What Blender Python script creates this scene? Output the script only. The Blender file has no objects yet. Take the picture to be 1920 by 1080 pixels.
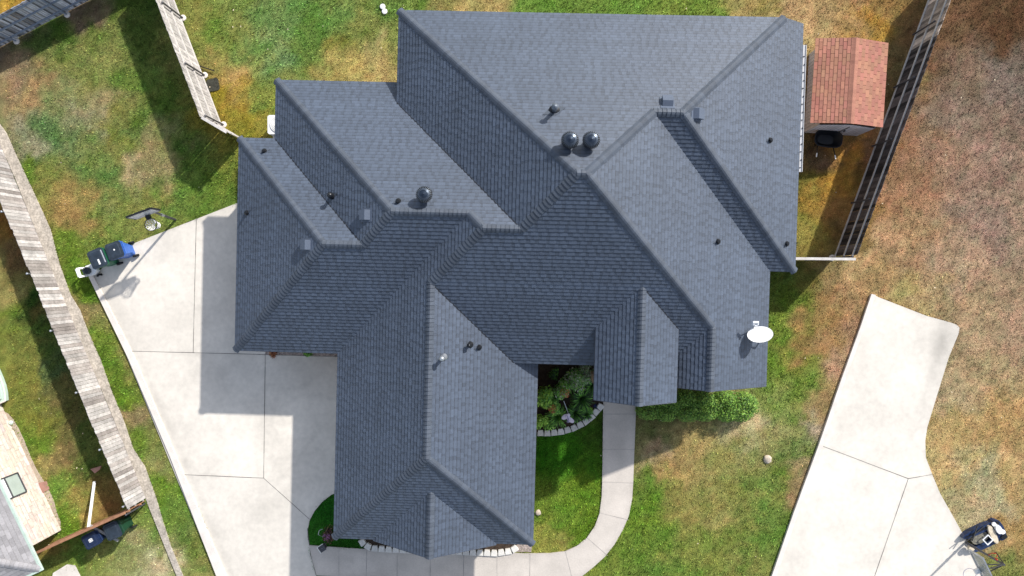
import bpy, math, random
import numpy as np
from mathutils import Vector, Matrix
random.seed(7); RNG = np.random.default_rng(7)
S = bpy.context.scene
COL = S.collection

# ------------------------------------------------------------------ camera, sky, sun, exposure
H = 28.0                     # height of the drone above the lawn
FPX = 1280.0                 # focal length for a 1920 wide frame
TX, TY = 0.0163, -0.0195     # slight tilt of the gimbal
cx, sx, cy, sy = math.cos(TX), math.sin(TX), math.cos(TY), math.sin(TY)
RX = Matrix(((1, 0, 0), (0, cx, -sx), (0, sx, cx)))
RY = Matrix(((cy, 0, sy), (0, 1, 0), (-sy, 0, cy)))
W2C = RY @ RX
C2W = W2C.transposed()
cam = bpy.data.cameras.new('camera'); camo = bpy.data.objects.new('camera', cam); COL.objects.link(camo)
cam.sensor_width = 36; cam.lens = 36 * FPX / 1920; cam.clip_end = 500
camo.matrix_world = Matrix.Translation((0, 0, H)) @ C2W.to_4x4()
S.camera = camo

SUN_EL, SUN_AZ = math.radians(34), math.radians(42)     # azimuth from +Y towards +X
sdir = Vector((math.sin(SUN_AZ) * math.cos(SUN_EL), math.cos(SUN_AZ) * math.cos(SUN_EL), math.sin(SUN_EL)))
w = bpy.data.worlds.new('World'); S.world = w; w.use_nodes = True
nt = w.node_tree; bg = nt.nodes['Background']
sk = nt.nodes.new('ShaderNodeTexSky'); sk.sky_type = 'NISHITA'; sk.sun_disc = False
sk.sun_elevation = SUN_EL; sk.sun_rotation = SUN_AZ
hs = nt.nodes.new('ShaderNodeHueSaturation'); hs.inputs['Saturation'].default_value = 0.62     # hazy, whitish sky
nt.links.new(sk.outputs[0], hs.inputs['Color']); nt.links.new(hs.outputs[0], bg.inputs[0]); bg.inputs[1].default_value = 0.148
sl = bpy.data.lights.new('sun', 'SUN'); sl.energy = 3.9; sl.angle = math.radians(1.2); sl.color = (1, 0.96, 0.90)
so = bpy.data.objects.new('sun', sl); COL.objects.link(so); so.location = (20, 20, 40)
so.rotation_euler = sdir.to_track_quat('Z', 'Y').to_euler()
S.view_settings.view_transform = 'Standard'; S.view_settings.look = 'None'
S.view_settings.exposure = 0.62; S.view_settings.gamma = 1

# ------------------------------------------------------------------ helpers
def ray(px, py):
    return C2W @ Vector(((px - 960) / FPX, (540 - py) / FPX, -1))
def G(px, py, z=0.0):
    """where something seen there stands, at height z"""
    d = ray(px, py); k = (z - H) / d.z
    return Vector((d.x * k, d.y * k, z))
def g2(px, py, z=0.0):
    q = G(px, py, z); return (q.x, q.y)

ORG = {}
class MB:
    def __init__(s): s.v = []; s.f = []; s.c = []; s.t = 1.0
    def face(s, pts, t=None):
        n = len(s.v); s.v += [tuple(p) for p in pts]; s.f.append(tuple(range(n, n + len(pts))))
        s.c.append(s.t if t is None else t)
    def box(s, c, size, ax=None, t=None):
        c = Vector(c); a = ax if ax else (Vector((1, 0, 0)), Vector((0, 1, 0)), Vector((0, 0, 1)))
        a = [Vector(q).normalized() * (size[i] / 2) for i, q in enumerate(a)]
        P = [[[c + a[0] * i + a[1] * j + a[2] * k for k in (-1, 1)] for j in (-1, 1)] for i in (-1, 1)]
        F = [(P[0][0][0], P[0][0][1], P[0][1][1], P[0][1][0]), (P[1][0][0], P[1][1][0], P[1][1][1], P[1][0][1]),
             (P[0][0][0], P[1][0][0], P[1][0][1], P[0][0][1]), (P[0][1][0], P[0][1][1], P[1][1][1], P[1][1][0]),
             (P[0][0][0], P[0][1][0], P[1][1][0], P[1][0][0]), (P[0][0][1], P[1][0][1], P[1][1][1], P[0][1][1])]
        if Vector(a[0]).cross(a[1]).dot(a[2]) < 0: F = [q[::-1] for q in F]
        for q in F: s.face(q, t)
    def bar(s, p0, p1, wd, th, up=(0, 0, 1), t=None):
        p0 = Vector(p0); p1 = Vector(p1); d = p1 - p0; L = d.length; d.normalize()
        up = Vector(up); sd = d.cross(up)
        if sd.length < 1e-4: sd = d.cross(Vector((1, 0, 0)))
        sd.normalize(); u = sd.cross(d)
        s.box((p0 + p1) / 2, (L, wd, th), (d, sd, u), t)
    def tube(s, p0, p1, r0, r1=None, n=10, cap=True, t=None):
        r1 = r0 if r1 is None else r1
        p0 = Vector(p0); p1 = Vector(p1); d = (p1 - p0).normalized()
        a = d.orthogonal().normalized(); b = d.cross(a)
        R = [[p + a * math.cos(2 * math.pi * i / n) * r + b * math.sin(2 * math.pi * i / n) * r for i in range(n)] for p, r in ((p0, r0), (p1, r1))]
        for i in range(n):
            j = (i + 1) % n; s.face((R[0][i], R[0][j], R[1][j], R[1][i]), t)
        if cap:
            s.face(R[0][::-1], t); s.face(R[1], t)
    def path(s, pts, r, n=6, t=None):
        for a, b in zip(pts, pts[1:]): s.tube(a, b, r, n=n, t=t)
    def prism(s, poly, z0, z1, t=None):
        A = sum(a[0] * b[1] - b[0] * a[1] for a, b in zip(poly, poly[1:] + poly[:1]))
        if A < 0: poly = poly[::-1]
        s.face([(x, y, z1) for x, y in poly], t); s.face([(x, y, z0) for x, y in poly][::-1], t)
        for a, b in zip(poly, poly[1:] + poly[:1]):
            s.face([(a[0], a[1], z0), (b[0], b[1], z0), (b[0], b[1], z1), (a[0], a[1], z1)], t)
    def lathe(s, prof, c=(0, 0, 0), n=20, t=None, sy=1.0):
        R = [[(c[0] + r * math.cos(2 * math.pi * i / n), c[1] + sy * r * math.sin(2 * math.pi * i / n), c[2] + z) for i in range(n)] for r, z in prof]
        for q in range(len(R) - 1):
            for i in range(n):
                j = (i + 1) % n; s.face((R[q][i], R[q][j], R[q + 1][j], R[q + 1][i]), t)
        s.face(R[-1], t); s.face(R[0][::-1], t)
    def build(s, name, mat, parent=None, local=True, smooth=False):
        me = bpy.data.meshes.new(name)
        v = np.array(s.v, dtype=float)
        if parent is not None and not local: v = v - np.array(ORG.get(parent.name, (0, 0, 0)))
        me.from_pydata([tuple(q) for q in v], [], s.f)
        at = me.color_attributes.new('tone', 'FLOAT_COLOR', 'CORNER')
        n = np.array([len(f) for f in s.f])
        cc = np.array([(c, c, c) if not hasattr(c, '__len__') else tuple(c)[:3] for c in s.c], dtype=float)
        arr = np.ones((n.sum(), 4)); arr[:, :3] = np.repeat(cc, n, axis=0)
        at.data.foreach_set('color', arr.ravel())
        if smooth:
            me.polygons.foreach_set('use_smooth', [True] * len(me.polygons))
        me.materials.append(M[mat]); me.update()
        o = bpy.data.objects.new(name, me); COL.objects.link(o)
        if parent is not None:
            o.parent = parent; ORG[o.name] = ORG.get(parent.name, (0, 0, 0))
        return o
def weld(o, ang=40):
    import bmesh
    b = bmesh.new(); b.from_mesh(o.data); bmesh.ops.remove_doubles(b, verts=b.verts, dist=1e-4); b.to_mesh(o.data); b.free()
    o.data.polygons.foreach_set('use_smooth', [True] * len(o.data.polygons))
    o.data.set_sharp_from_angle(angle=math.radians(ang))
    return o
def tag(o, label=None, cat=None, group=None, kind=None):
    if label: o['label'] = label
    if cat: o['category'] = cat
    if group: o['group'] = group
    if kind: o['kind'] = kind
    return o
def thing(name, label, cat, loc=(0, 0, 0), rz=0, group=None):
    o = bpy.data.objects.new(name, None); COL.objects.link(o); o.location = loc; o.rotation_euler = (0, 0, rz)
    o.empty_display_size = 0.2
    ORG[o.name] = tuple(loc); return tag(o, label, cat, group)
def dup(o, parent=None):
    c = o.copy(); COL.objects.link(c)
    if parent is not None: c.parent = parent
    for k in list(o.children): dup(k, c)
    return c
def inside(x, y, poly):
    r = np.zeros(len(x), bool)
    for (x0, y0), (x1, y1) in zip(poly, poly[1:] + poly[:1]):
        if y0 == y1: continue
        r ^= ((y0 > y) != (y1 > y)) & (x < (x1 - x0) * (y - y0) / (y1 - y0) + x0)
    return r

# ------------------------------------------------------------------ materials
M = {}
def mat(name, col, rough=0.8, var=0.25, scale=3.0, fine=60.0, fvar=0.0, bump=0.0, metal=0.0, tone=False, tone_color=False, spec=0.3, stretch=None, col2=None, trans=0.0, bscale=None):
    m = bpy.data.materials.new(name); m.use_nodes = True; M[name] = m
    t = m.node_tree; N = t.nodes; L = t.links; b = N['Principled BSDF']
    b.inputs['Roughness'].default_value = rough; b.inputs['Metallic'].default_value = metal
    b.inputs['Specular IOR Level'].default_value = spec
    tc = N.new('ShaderNodeTexCoord'); mp = N.new('ShaderNodeMapping'); L.new(tc.outputs['Object'], mp.inputs[0])
    if stretch: mp.inputs['Scale'].default_value = stretch
    def noise(sc, det=4):
        n = N.new('ShaderNodeTexNoise'); n.inputs['Scale'].default_value = sc; n.inputs['Detail'].default_value = det
        n.inputs['Roughness'].default_value = 0.62; L.new(mp.outputs[0], n.inputs['Vector']); return n
    def maprange(src, lo, hi):
        r = N.new('ShaderNodeMapRange'); r.inputs[1].default_value = 0.28; r.inputs[2].default_value = 0.72
        r.inputs[3].default_value = lo; r.inputs[4].default_value = hi; L.new(src, r.inputs[0]); return r.outputs[0]
    def mul(a, bb):
        x = N.new('ShaderNodeVectorMath'); x.operation = 'MULTIPLY'; L.new(a, x.inputs[0]); L.new(bb, x.inputs[1]); return x.outputs[0]
    n1 = noise(scale)
    if col2:
        mx = N.new('ShaderNodeMix'); mx.data_type = 'RGBA'; mx.inputs[6].default_value = (*col, 1); mx.inputs[7].default_value = (*col2, 1)
        L.new(maprange(n1.outputs[0], 0, 1), mx.inputs[0]); c = mx.outputs[2]
    else:
        rgb = N.new('ShaderNodeRGB'); rgb.outputs[0].default_value = (*col, 1); c = rgb.outputs[0]
        if tone_color:
            a = N.new('ShaderNodeAttribute'); a.attribute_name = 'tone'; c = a.outputs['Color']
        if var: c = mul(c, maprange(n1.outputs[0], 1 - var, 1 + var))
    if tone:
        a = N.new('ShaderNodeAttribute'); a.attribute_name = 'tone'; c = mul(c, a.outputs['Color'])
    if fvar:
        n2 = noise(fine, 3); c = mul(c, maprange(n2.outputs[0], 1 - fvar, 1 + fvar))
    L.new(c, b.inputs['Base Color'])
    if bump:
        n3 = noise(bscale or fine, 4); bp = N.new('ShaderNodeBump'); bp.inputs['Strength'].default_value = 1; bp.inputs['Distance'].default_value = bump
        L.new(n3.outputs[0], bp.inputs['Height']); L.new(bp.outputs[0], b.inputs['Normal'])
    if trans: b.inputs['Transmission Weight'].default_value = trans
    return m
mat('shingle', (0.058, 0.076, 0.110), rough=0.58, var=0.12, scale=0.6, fine=30, fvar=0.16, bump=0.004, tone=True, spec=0.6)
mat('cap', (0.058, 0.071, 0.094), rough=0.65, var=0.15, scale=1.2, fine=30, fvar=0.14, tone=True, spec=0.35)
mat('valley', (0.02, 0.023, 0.03), rough=0.7)
mat('vent_paint', (0.085, 0.105, 0.145), rough=0.45, var=0.06)
mat('fascia', (0.10, 0.105, 0.12), rough=0.5)
mat('soffit', (0.55, 0.53, 0.48), rough=0.7)
mat('white_metal', (0.72, 0.72, 0.70), rough=0.45, var=0.06)
mat('gutter_grey', (0.46, 0.46, 0.47), rough=0.5, var=0.1)
mat('dark_metal', (0.02, 0.022, 0.026), rough=0.3, metal=0.4, spec=0.6)
mat('turbine', (0.035, 0.05, 0.075), rough=0.3, metal=0.6, spec=0.6)
mat('flue', (0.12, 0.14, 0.17), rough=0.45, metal=0.3)
mat('galv', (0.42, 0.44, 0.47), rough=0.35, metal=0.7)
mat('rail_shade', (0.22, 0.26, 0.33), rough=0.8, var=0.2, scale=5)  # bluish shade put into the rail colour
mat('rail_pale', (0.52, 0.49, 0.46), rough=0.85, var=0.2, scale=5, fine=30, fvar=.15)
mat('rail_grey', (0.30, 0.29, 0.28), rough=0.85, var=0.2, scale=5, fine=30, fvar=.15)
mat('pole_dark', (0.09, 0.09, 0.10), rough=0.5, metal=0.4)
mat('brick', (0.40, 0.29, 0.20), rough=0.9, var=0.3, scale=6, fine=20, fvar=0.3)
mat('limestone', (0.58, 0.52, 0.455), rough=0.9, var=0.22, scale=4, stretch=(1, 1, 3), fine=14, fvar=0.2, tone=True)
mat('concrete', (0.635, 0.592, 0.53), rough=0.92, var=0.12, scale=0.45, fine=5, fvar=0.07, bump=0.002, bscale=40, tone=True)
mat('concrete_path', (0.52, 0.475, 0.43), rough=0.92, var=0.10, scale=1.1, fine=18, fvar=0.08, bump=0.002, bscale=40, tone=True)
mat('kerb', (0.64, 0.59, 0.54), rough=0.92, var=0.12, scale=2, fine=20, fvar=0.06)
mat('joint', (0.13, 0.12, 0.11), rough=1, var=0.3)
mat('groove', (0.30, 0.28, 0.265), rough=1, var=0.3)
mat('rubble', (0.40, 0.355, 0.30), rough=0.95, var=0.3, scale=3.5, fine=14, fvar=0.25, bump=0.02, bscale=9)
mat('white_stone', (0.62, 0.60, 0.56), rough=0.9, var=0.14, scale=8, fine=40, fvar=0.1, bump=0.006, tone=True)
mat('soil', (0.05, 0.035, 0.025), rough=1, var=0.4, scale=6, fine=35, fvar=0.5, bump=0.03)
mat('gravel', (0.34, 0.28, 0.25), rough=1, var=0.5, scale=14, fine=50, fvar=0.5, bump=0.02)
mat('pale_dirt', (0.40, 0.33, 0.26), rough=1, var=0.2, scale=2.5, fine=30, fvar=0.22, bump=0.02)
mat('wood_old', (0.33, 0.31, 0.295), rough=0.95, var=0.30, scale=2.6, fine=12, fvar=0.22, tone=True, stretch=(1.0, 1.0, .8))
mat('wood_shade', (0.30, 0.32, 0.37), rough=0.95, var=0.3, scale=2, tone=True)  # plank wood with bluish shade put into its colour
mat('wood_brown', (0.30, 0.15, 0.085), rough=0.9, var=0.3, scale=4, tone=True)
mat('wood_dark', (0.026, 0.021, 0.019), rough=0.9, var=0.3, scale=4, tone=True)
mat('terracotta', (0.36, 0.165, 0.115), rough=0.9, var=0.10, scale=1.5, fine=25, fvar=0.14, tone=True)
mat('terracotta_line', (0.16, 0.055, 0.04), rough=0.9)
mat('siding', (0.55, 0.53, 0.56), rough=0.7, var=0.12, scale=2, tone=True)
mat('n_shingle', (0.27, 0.26, 0.265), rough=0.9, var=0.12, scale=2, fine=30, fvar=0.15, tone=True)
mat('green_plastic', (0.012, 0.115, 0.055), rough=0.4, var=0.12, scale=4, spec=0.5)
mat('dark_green_plastic', (0.008, 0.045, 0.025), rough=0.4, var=0.12, scale=4, spec=0.5)
mat('blue_plastic', (0.030, 0.115, 0.42), rough=0.4, var=0.15, scale=5, spec=0.5)
mat('lid_plastic', (0.022, 0.032, 0.046), rough=0.42, var=0.4, scale=5, spec=0.5)
mat('navy_lid', (0.010, 0.020, 0.055), rough=0.42, var=0.3, scale=5, spec=0.5)
mat('black_plastic', (0.012, 0.013, 0.016), rough=0.4, var=0.2)
mat('navy_plastic', (0.012, 0.026, 0.075), rough=0.35, var=0.35, scale=6, spec=0.5)
mat('rubber', (0.012, 0.012, 0.013), rough=0.8)
mat('white_plastic', (0.76, 0.76, 0.76), rough=0.4, var=0.05)
mat('pinkish', (0.72, 0.64, 0.72), rough=0.5, var=0.12, scale=20)
mat('blue_pale', (0.30, 0.27, 0.45), rough=0.5)
mat('grey_board', (0.30, 0.32, 0.33), rough=0.25, var=0.12, scale=3, spec=0.6)
mat('board_face', (0.58, 0.60, 0.66), rough=0.3, var=0.08, spec=0.5)
mat('red_plastic', (0.55, 0.04, 0.02), rough=0.4)
mat('cream', (0.55, 0.47, 0.35), rough=0.7, var=0.25, scale=9)
mat('clutter', (0.16, 0.15, 0.12), rough=0.6, var=0.6, scale=14, fine=40, fvar=0.4)
mat('tub', (0.44, 0.54, 0.47), rough=0.3, var=0.12, scale=3, spec=0.6)
mat('glass', (0.06, 0.10, 0.09), rough=0.08, var=0.1, spec=0.8)
mat('pane_pale', (0.36, 0.42, 0.38), rough=0.15, var=0.1, spec=0.8)
mat('foliage', (0.05, 0.09, 0.02), rough=0.6, var=0.25, scale=8, tone_color=True, spec=0.3)
mat('stem', (0.06, 0.04, 0.025), rough=0.9)
mat('flagstone', (0.34, 0.19, 0.15), rough=0.9, var=0.15, scale=4)
mat('patch_dark', (0.045, 0.045, 0.035), rough=1, var=0.5, scale=9, fine=40, fvar=0.5, bump=0.02)
mat('rock', (0.45, 0.38, 0.30), rough=0.9, var=0.25, scale=8, bump=0.03, bscale=10)
mat('litter', (0.6, 0.5, 0.36), rough=0.9, var=0.3, scale=10)

for n_, a_ in (('board_face', .62), ('grey_board', .6)): M[n_].node_tree.nodes['Principled BSDF'].inputs['Alpha'].default_value = a_
# ------------------------------------------------------------------ the lawns: grass colour at each control point
CTRL = """30,130,150,130,95;60,170,165,140,90;110,120,135,140,75;180,120,140,142,75;210,60,130,135,70;170,190,155,145,95;250,250,110,130,65;150,210,150,145,105
70,180,165,135,90;60,260,150,145,110;110,250,100,130,75;130,200,120,132,75;200,230,130,130,60;240,150,105,130,55;300,200,80,115,45;350,300,95,120,50;400,350,95,120,45;60,310,75,128,45
90,350,130,130,65;140,380,165,138,80;190,330,95,132,65;260,320,168,150,105;300,280,150,140,90;230,290,130,135,65;280,380,140,138,70;200,420,125,140,65;130,470,85,132,45;150,520,80,128,40
330,370,110,135,60;380,370,115,140,60;0,100,120,105,85;40,60,110,100,80;90,60,80,115,50;110,80,75,110,45;60,90,75,110,50;160,20,130,110,85;230,20,85,110,45;280,60,85,105,45;0,15,185,150,60;20,5,190,150,60
160,545,75,125,40;165,590,150,135,85;185,640,85,132,45;205,690,80,132,45;225,650,150,138,80;235,760,75,130,40;250,790,150,130,90;260,830,85,132,45;290,870,140,138,80;300,920,90,132,45;320,960,105,135,55;340,1000,115,132,65;370,1050,120,132,65;395,1075,150,145,80
10,430,150,105,50;30,480,120,95,60;20,540,150,140,80;60,560,60,90,40;90,600,90,85,45;30,600,110,130,50;40,700,130,130,60;100,720,110,105,60;80,640,80,105,50;60,780,125,128,55;130,780,100,95,55;60,830,95,130,45;100,860,160,145,85;130,840,130,112,70;180,850,90,105,50;120,920,115,145,60;150,950,168,150,80;190,930,140,110,65;110,970,95,135,45;200,900,125,108,60;50,640,120,125,60;15,650,120,125,60;85,690,75,100,60;150,820,85,105,50
250,980,130,148,70;270,1020,165,158,105;300,1060,190,178,130;200,1020,145,145,75;150,1030,105,145,60;90,1040,140,120,60;100,1070,120,130,60;240,1060,150,150,90
360,20,140,140,70;400,60,120,138,60;380,110,150,140,75;430,150,180,150,90;440,180,165,140,60;410,190,140,128,40;470,100,105,142,70;520,120,100,142,85;500,60,135,155,90;580,60,85,132,60;560,90,85,132,60;620,90,130,130,60;610,30,115,142,70;680,30,130,138,70;700,80,170,158,98;700,120,190,168,102;650,130,178,160,90;735,60,130,140,70;470,140,140,152,80;480,200,120,142,65;470,240,140,130,45;455,200,155,132,50;500,240,150,140,60;540,30,105,142,75;440,20,130,140,70
740,5,85,132,60;850,10,150,140,80;790,5,120,142,65;900,8,178,158,95;1000,10,110,142,60;1150,10,105,142,60;1300,10,120,142,60;1400,15,165,150,90;1500,40,195,165,110;1440,5,150,135,70
1540,40,180,152,100;1620,20,175,135,90;1660,30,150,120,70;1560,60,188,155,100;1700,60,140,110,70;1690,120,130,110,70;1670,200,120,100,65;1630,50,180,140,60
1520,290,120,95,70;1530,340,180,135,60;1580,300,205,148,65;1540,420,165,142,65;1570,400,190,142,80;1600,350,135,105,55;1520,440,150,142,70;1590,450,130,105,60;1510,330,110,110,50;1560,340,205,155,65;1500,400,130,130,60;1620,290,160,120,80
1800,50,112,86,62;1900,50,88,64,44;1780,150,122,100,80;1880,150,125,110,95;1800,200,142,120,100;1700,350,155,116,86;1750,300,150,120,95;1850,300,150,122,102;1900,400,155,130,105;1650,450,180,145,105;1700,500,165,130,95;1600,510,190,160,108;1560,540,150,130,85;1800,500,168,140,110;1900,600,162,135,105;1850,700,168,145,105;1840,30,95,72,50;1760,80,110,84,60;1700,250,150,112,84;1850,430,150,125,105
1800,800,175,148,95;1880,900,178,148,95;1780,880,180,155,102;1900,1000,160,130,80;1890,1060,128,128,70;1860,960,172,158,118;1790,740,170,148,110;1880,800,172,140,90;1820,620,165,140,105;1840,900,170,160,120;1760,560,165,140,100;1700,560,170,150,95;1630,530,178,145,95
1470,540,95,112,50;1500,560,85,112,40;1480,600,105,135,50;1540,580,170,135,80;1460,680,110,138,50;1500,680,125,132,55;1530,650,170,132,80;1570,680,175,142,105;1450,760,140,152,80;1490,780,105,132,55;1530,760,170,140,90;1400,800,188,172,122;1500,850,95,128,55;1530,800,182,162,128;1510,870,175,145,108;1450,900,115,132,55;1480,920,170,135,95;1480,980,110,132,55;1440,1000,90,132,55;1590,620,165,130,95;1600,560,175,140,95;1520,530,110,105,50;1570,580,178,138,85;1500,720,120,138,60
1380,900,150,146,80;1300,830,168,150,90;1300,950,150,140,75;1240,850,172,152,110;1220,900,105,132,50;1230,1000,95,132,50;1340,1040,125,136,62;1250,1060,105,132,55;1400,1060,130,136,68;1220,800,120,118,70;1260,880,180,150,90;1350,860,140,140,75;1420,860,150,146,85;1330,990,150,142,80;1280,1020,130,138,65;1210,960,95,135,45;1380,970,135,140,70;1420,950,110,136,60
1060,850,62,115,28;1040,950,100,138,50;1080,940,95,138,45;1020,1000,155,155,70;1100,980,85,132,40;1110,880,68,112,30;1010,940,95,130,45;1050,1000,145,140,70;1090,900,90,135,40;1120,800,70,95,35;1030,850,60,112,28
600,980,45,105,32;620,940,42,98,30;590,1000,60,120,38;650,1015,45,95,30"""
cp = np.array([[float(a) for a in q.split(',')] for q in CTRL.replace('\n', ';').split(';')])
cxy = np.array([g2(a, b) for a, b in cp[:, :2]])
clin = (cp[:, 2:] / 255.0) ** 2.2 * np.array([1, 1.0, 1.12])
clin[cp[:, 0] > 1640] *= np.array([1.12, 1.14, 1.08])
clin[:, 0] = np.where(cp[:, 2] > 70, np.maximum(clin[:, 0], .60 * clin[:, 1]), clin[:, 0])
clin = (clin * .97 + clin.mean(1, keepdims=True) * .03) * 0.70 * np.array([.96, 1.0, .98])
def vnoise(x, y, sc, seed):
    r = np.random.default_rng(seed); n = 256; T = r.random((n, n))
    X = x * sc; Y = y * sc; xi = np.floor(X).astype(int); yi = np.floor(Y).astype(int); fx = X - xi; fy = Y - yi
    fx = fx * fx * (3 - 2 * fx); fy = fy * fy * (3 - 2 * fy)
    a = T[xi % n, yi % n]; b = T[(xi + 1) % n, yi % n]; c = T[xi % n, (yi + 1) % n]; d = T[(xi + 1) % n, (yi + 1) % n]
    return (a * (1 - fx) + b * fx) * (1 - fy) + (c * (1 - fx) + d * fx) * fy
def fbm(x, y, sc, seed, o=4):
    s = 0; a = 1; t = 0
    for i in range(o): s = s + a * vnoise(x, y, sc * 2.03 ** i, seed + i); t += a; a *= .55
    return s / t
def grass_colour(x, y):
    out = np.zeros((len(x), 3))
    wx = x + (fbm(x, y, 1.1, 11) - .5) * 2.4; wy = y + (fbm(x, y, 1.1, 31) - .5) * 2.4
    for i in range(0, len(x), 20000):
        X = wx[i:i + 20000]; Y = wy[i:i + 20000]
        d = (X[:, None] - cxy[None, :, 0]) ** 2 + (Y[:, None] - cxy[None, :, 1]) ** 2
        k = 1 / (d + .12) ** 1.9
        out[i:i + 20000] = (k @ clin) / k.sum(1)[:, None]
    # patches: straw against green at two sizes
    p = np.clip((fbm(x, y, 1.9, 51, 6) - .5) * 3.4, -1, 1)[:, None]
    straw = np.array([1.24, 1.14, 1.16]); out = out * np.array([1.06, 1.03, 1.04]); gr_ = np.clip((out[:, 1] / out[:, 0] - .75) / .35, 0, 1)[:, None]; green = np.array([.78, .95, .70]) * gr_ + np.array([.82, .81, .80]) * (1 - gr_)
    out = out * np.where(p > 0, 1 + (straw - 1) * p, 1 + (green - 1) * -p)
    q = (fbm(x, y, 7, 71, 3) - .5)[:, None]; hue = (fbm(x, y, 4, 171, 3) - .5)[:, None]
    return np.clip(out * (1 + q * 1.0) * (1 + hue * np.array([.35, -.05, .1])), .004, .8)

def axis(lo, hi, st, far):
    a = list(np.arange(lo, hi + st, st)); b = []; s = st
    x = lo
    while x > -far: s *= 1.5; x -= s; b.append(x)
    c = []; s = st; x = a[-1]
    while x < far: s *= 1.5; x += s; c.append(x)
    return np.array(b[::-1] + a + c)
xs = axis(-23, 23, .16, 180); ys = axis(-13.5, 13.5, .16, 180)
XX, YY = np.meshgrid(xs, ys, indexing='ij'); nx, ny = XX.shape
gx, gy = XX.ravel(), YY.ravel()
def gz(x, y): return (fbm(x, y, .8, 91) - .5) * .035 - .012
co = np.stack([gx, gy, gz(gx, gy)], 1)
idx = np.arange(nx * ny).reshape(nx, ny)
fc = np.stack([idx[:-1, :-1], idx[1:, :-1], idx[1:, 1:], idx[:-1, 1:]], -1).reshape(-1, 4)
def np_mesh(name, co, fc, colr, mt):
    me = bpy.data.meshes.new(name); nv = len(co); nf, k = fc.shape
    me.vertices.add(nv); me.vertices.foreach_set('co', co.astype(np.float32).ravel())
    me.loops.add(nf * k); me.loops.foreach_set('vertex_index', fc.astype(np.int32).ravel())
    me.polygons.add(nf); me.polygons.foreach_set('loop_start', np.arange(0, nf * k, k, dtype=np.int32)); me.polygons.foreach_set('loop_total', np.full(nf, k, dtype=np.int32))
    me.update(calc_edges=True)
    at = me.color_attributes.new('tone', 'FLOAT_COLOR', 'POINT')
    a = np.ones((nv, 4), np.float32); a[:, :3] = colr; at.data.foreach_set('color', a.ravel())
    me.materials.append(mt); o = bpy.data.objects.new(name, me); COL.objects.link(o); return o
mat('lawn', (0.1, 0.1, 0.05), rough=1, tone_color=True, var=0.16, scale=9, fine=34, fvar=0.5, bump=0.04, bscale=22, spec=0.05)
mat('blades', (0.1, 0.1, 0.05), rough=0.8, tone_color=True, var=0.0, spec=0.1)
tag(np_mesh('ground', co, fc, grass_colour(gx, gy), M['lawn']), kind='structure')

# ------------------------------------------------------------------ concrete, paths, beds
def P2(s, z=0.0): return [g2(*[float(a) for a in q.split(',')], z) for q in s.split()]
def smooth_poly(pts, it=2):
    for _ in range(it):
        o = []
        for a, b in zip(pts, pts[1:] + pts[:1]):
            o += [(a[0] * .75 + b[0] * .25, a[1] * .75 + b[1] * .25), (a[0] * .25 + b[0] * .75, a[1] * .25 + b[1] * .75)]
        pts = o
    return pts
def slab(name, poly, mt, z1=.035, z0=-.15, parent=None):
    m = MB(); m.prism(poly, z0, z1); o = m.build(name, mt, parent)
    return o
def joint(a, b, parent, mt='joint', wd=.022, z=.039):
    m = MB(); p = Vector((*a, z)); q = Vector((*b, z)); d = (q - p).normalized(); n = Vector((-d.y, d.x, 0)) * wd / 2
    k = max(2, int((q - p).length / .5)); pts = []
    for i in range(k + 1):
        pts.append(p.lerp(q, i / k) + n * random.uniform(-.25, .25))
    for u, v in zip(pts, pts[1:]):
        w0 = random.uniform(.7, 1.2)
        m.face([u - n * w0, v - n * w0, v + n * w0, u + n * w0])
    return m.build('joint', mt, parent)
drive_poly = P2('176,516 250,457 445,381 700,381 700,930 640,921 622,927 604,941 590,958 581,975 577,992 577,1006 580,1022 583,1040 592,1076 606,1130 428,1130')
drive = tag(slab('driveway', drive_poly, 'concrete'), kind='structure')
for a, b in (((243, 658), (440, 663)), ((440, 663), (645, 669)), ((369, 409), (363, 661)), ((498, 664), (495, 896)), ((337, 889), (495, 896)), ((495, 896), (581, 973)), ((577, 990), (583, 1040)), ((583, 1040), (596, 1085))):
    joint(g2(*a), g2(*b), drive)
kp = P2('168,517 176,514 253,668 330,850 428,1085 440,1130 426,1130 410,1085 322,858 243,672')
tag(slab('kerb', kp, 'kerb', z1=.10), kind='structure')
walk_poly = P2('1131,745 1193,745 1191,800 1189,850 1187,905 1185,935 1179,966 1168,992 1152,1020 1134,1043 1112,1063 1088,1082 1050,1092 900,1092 700,1084 594,1078 586,1050 580,1022 700,1030 870,1035 995,1037 1030,1037 1060,1033 1080,1024 1100,1008 1115,986 1124,962 1128,930 1129,900 1130,830')
walk = tag(slab('path', walk_poly, 'concrete_path', z1=.045), kind='structure')
for a, b in (((1131, 776), (1192, 776)), ((1130, 842), (1189, 842)), ((1128, 903), (1187, 905)), ((1124, 961), (1178, 974)), ((1100, 1007), (1139, 1041)), ((1060, 1033), (1073, 1086)), ((994, 1037), (993, 1092)), ((932, 1037), (932, 1092)), ((870, 1036), (869, 1092)), ((807, 1033), (807, 1090)), ((745, 1031), (745, 1087)), ((688, 1030), (687, 1084)), ((636, 1026), (636, 1081))):
    joint(g2(*a), g2(*b), walk, 'groove', .018, .049)
d2 = P2('1640,554 1646,557 1700,578 1736,592 1783,605 1793,609 1798,614 1797,624 1778,670 1765,712 1749,764 1738,800 1734,826 1735,857 1747,889 1762,925 1788,971 1814,1018 1835,1059 1870,1130 1431,1130 1450,1080 1491,961 1538,834 1580,712 1616,613')
dr2 = tag(slab('driveway', d2, 'concrete'), kind='structure')
for a, b in (((1534, 833), (1702, 897)), ((1702, 897), (1747, 889)), ((1702, 897), (1625, 1120))): joint(g2(*a), g2(*b), dr2)
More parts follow.
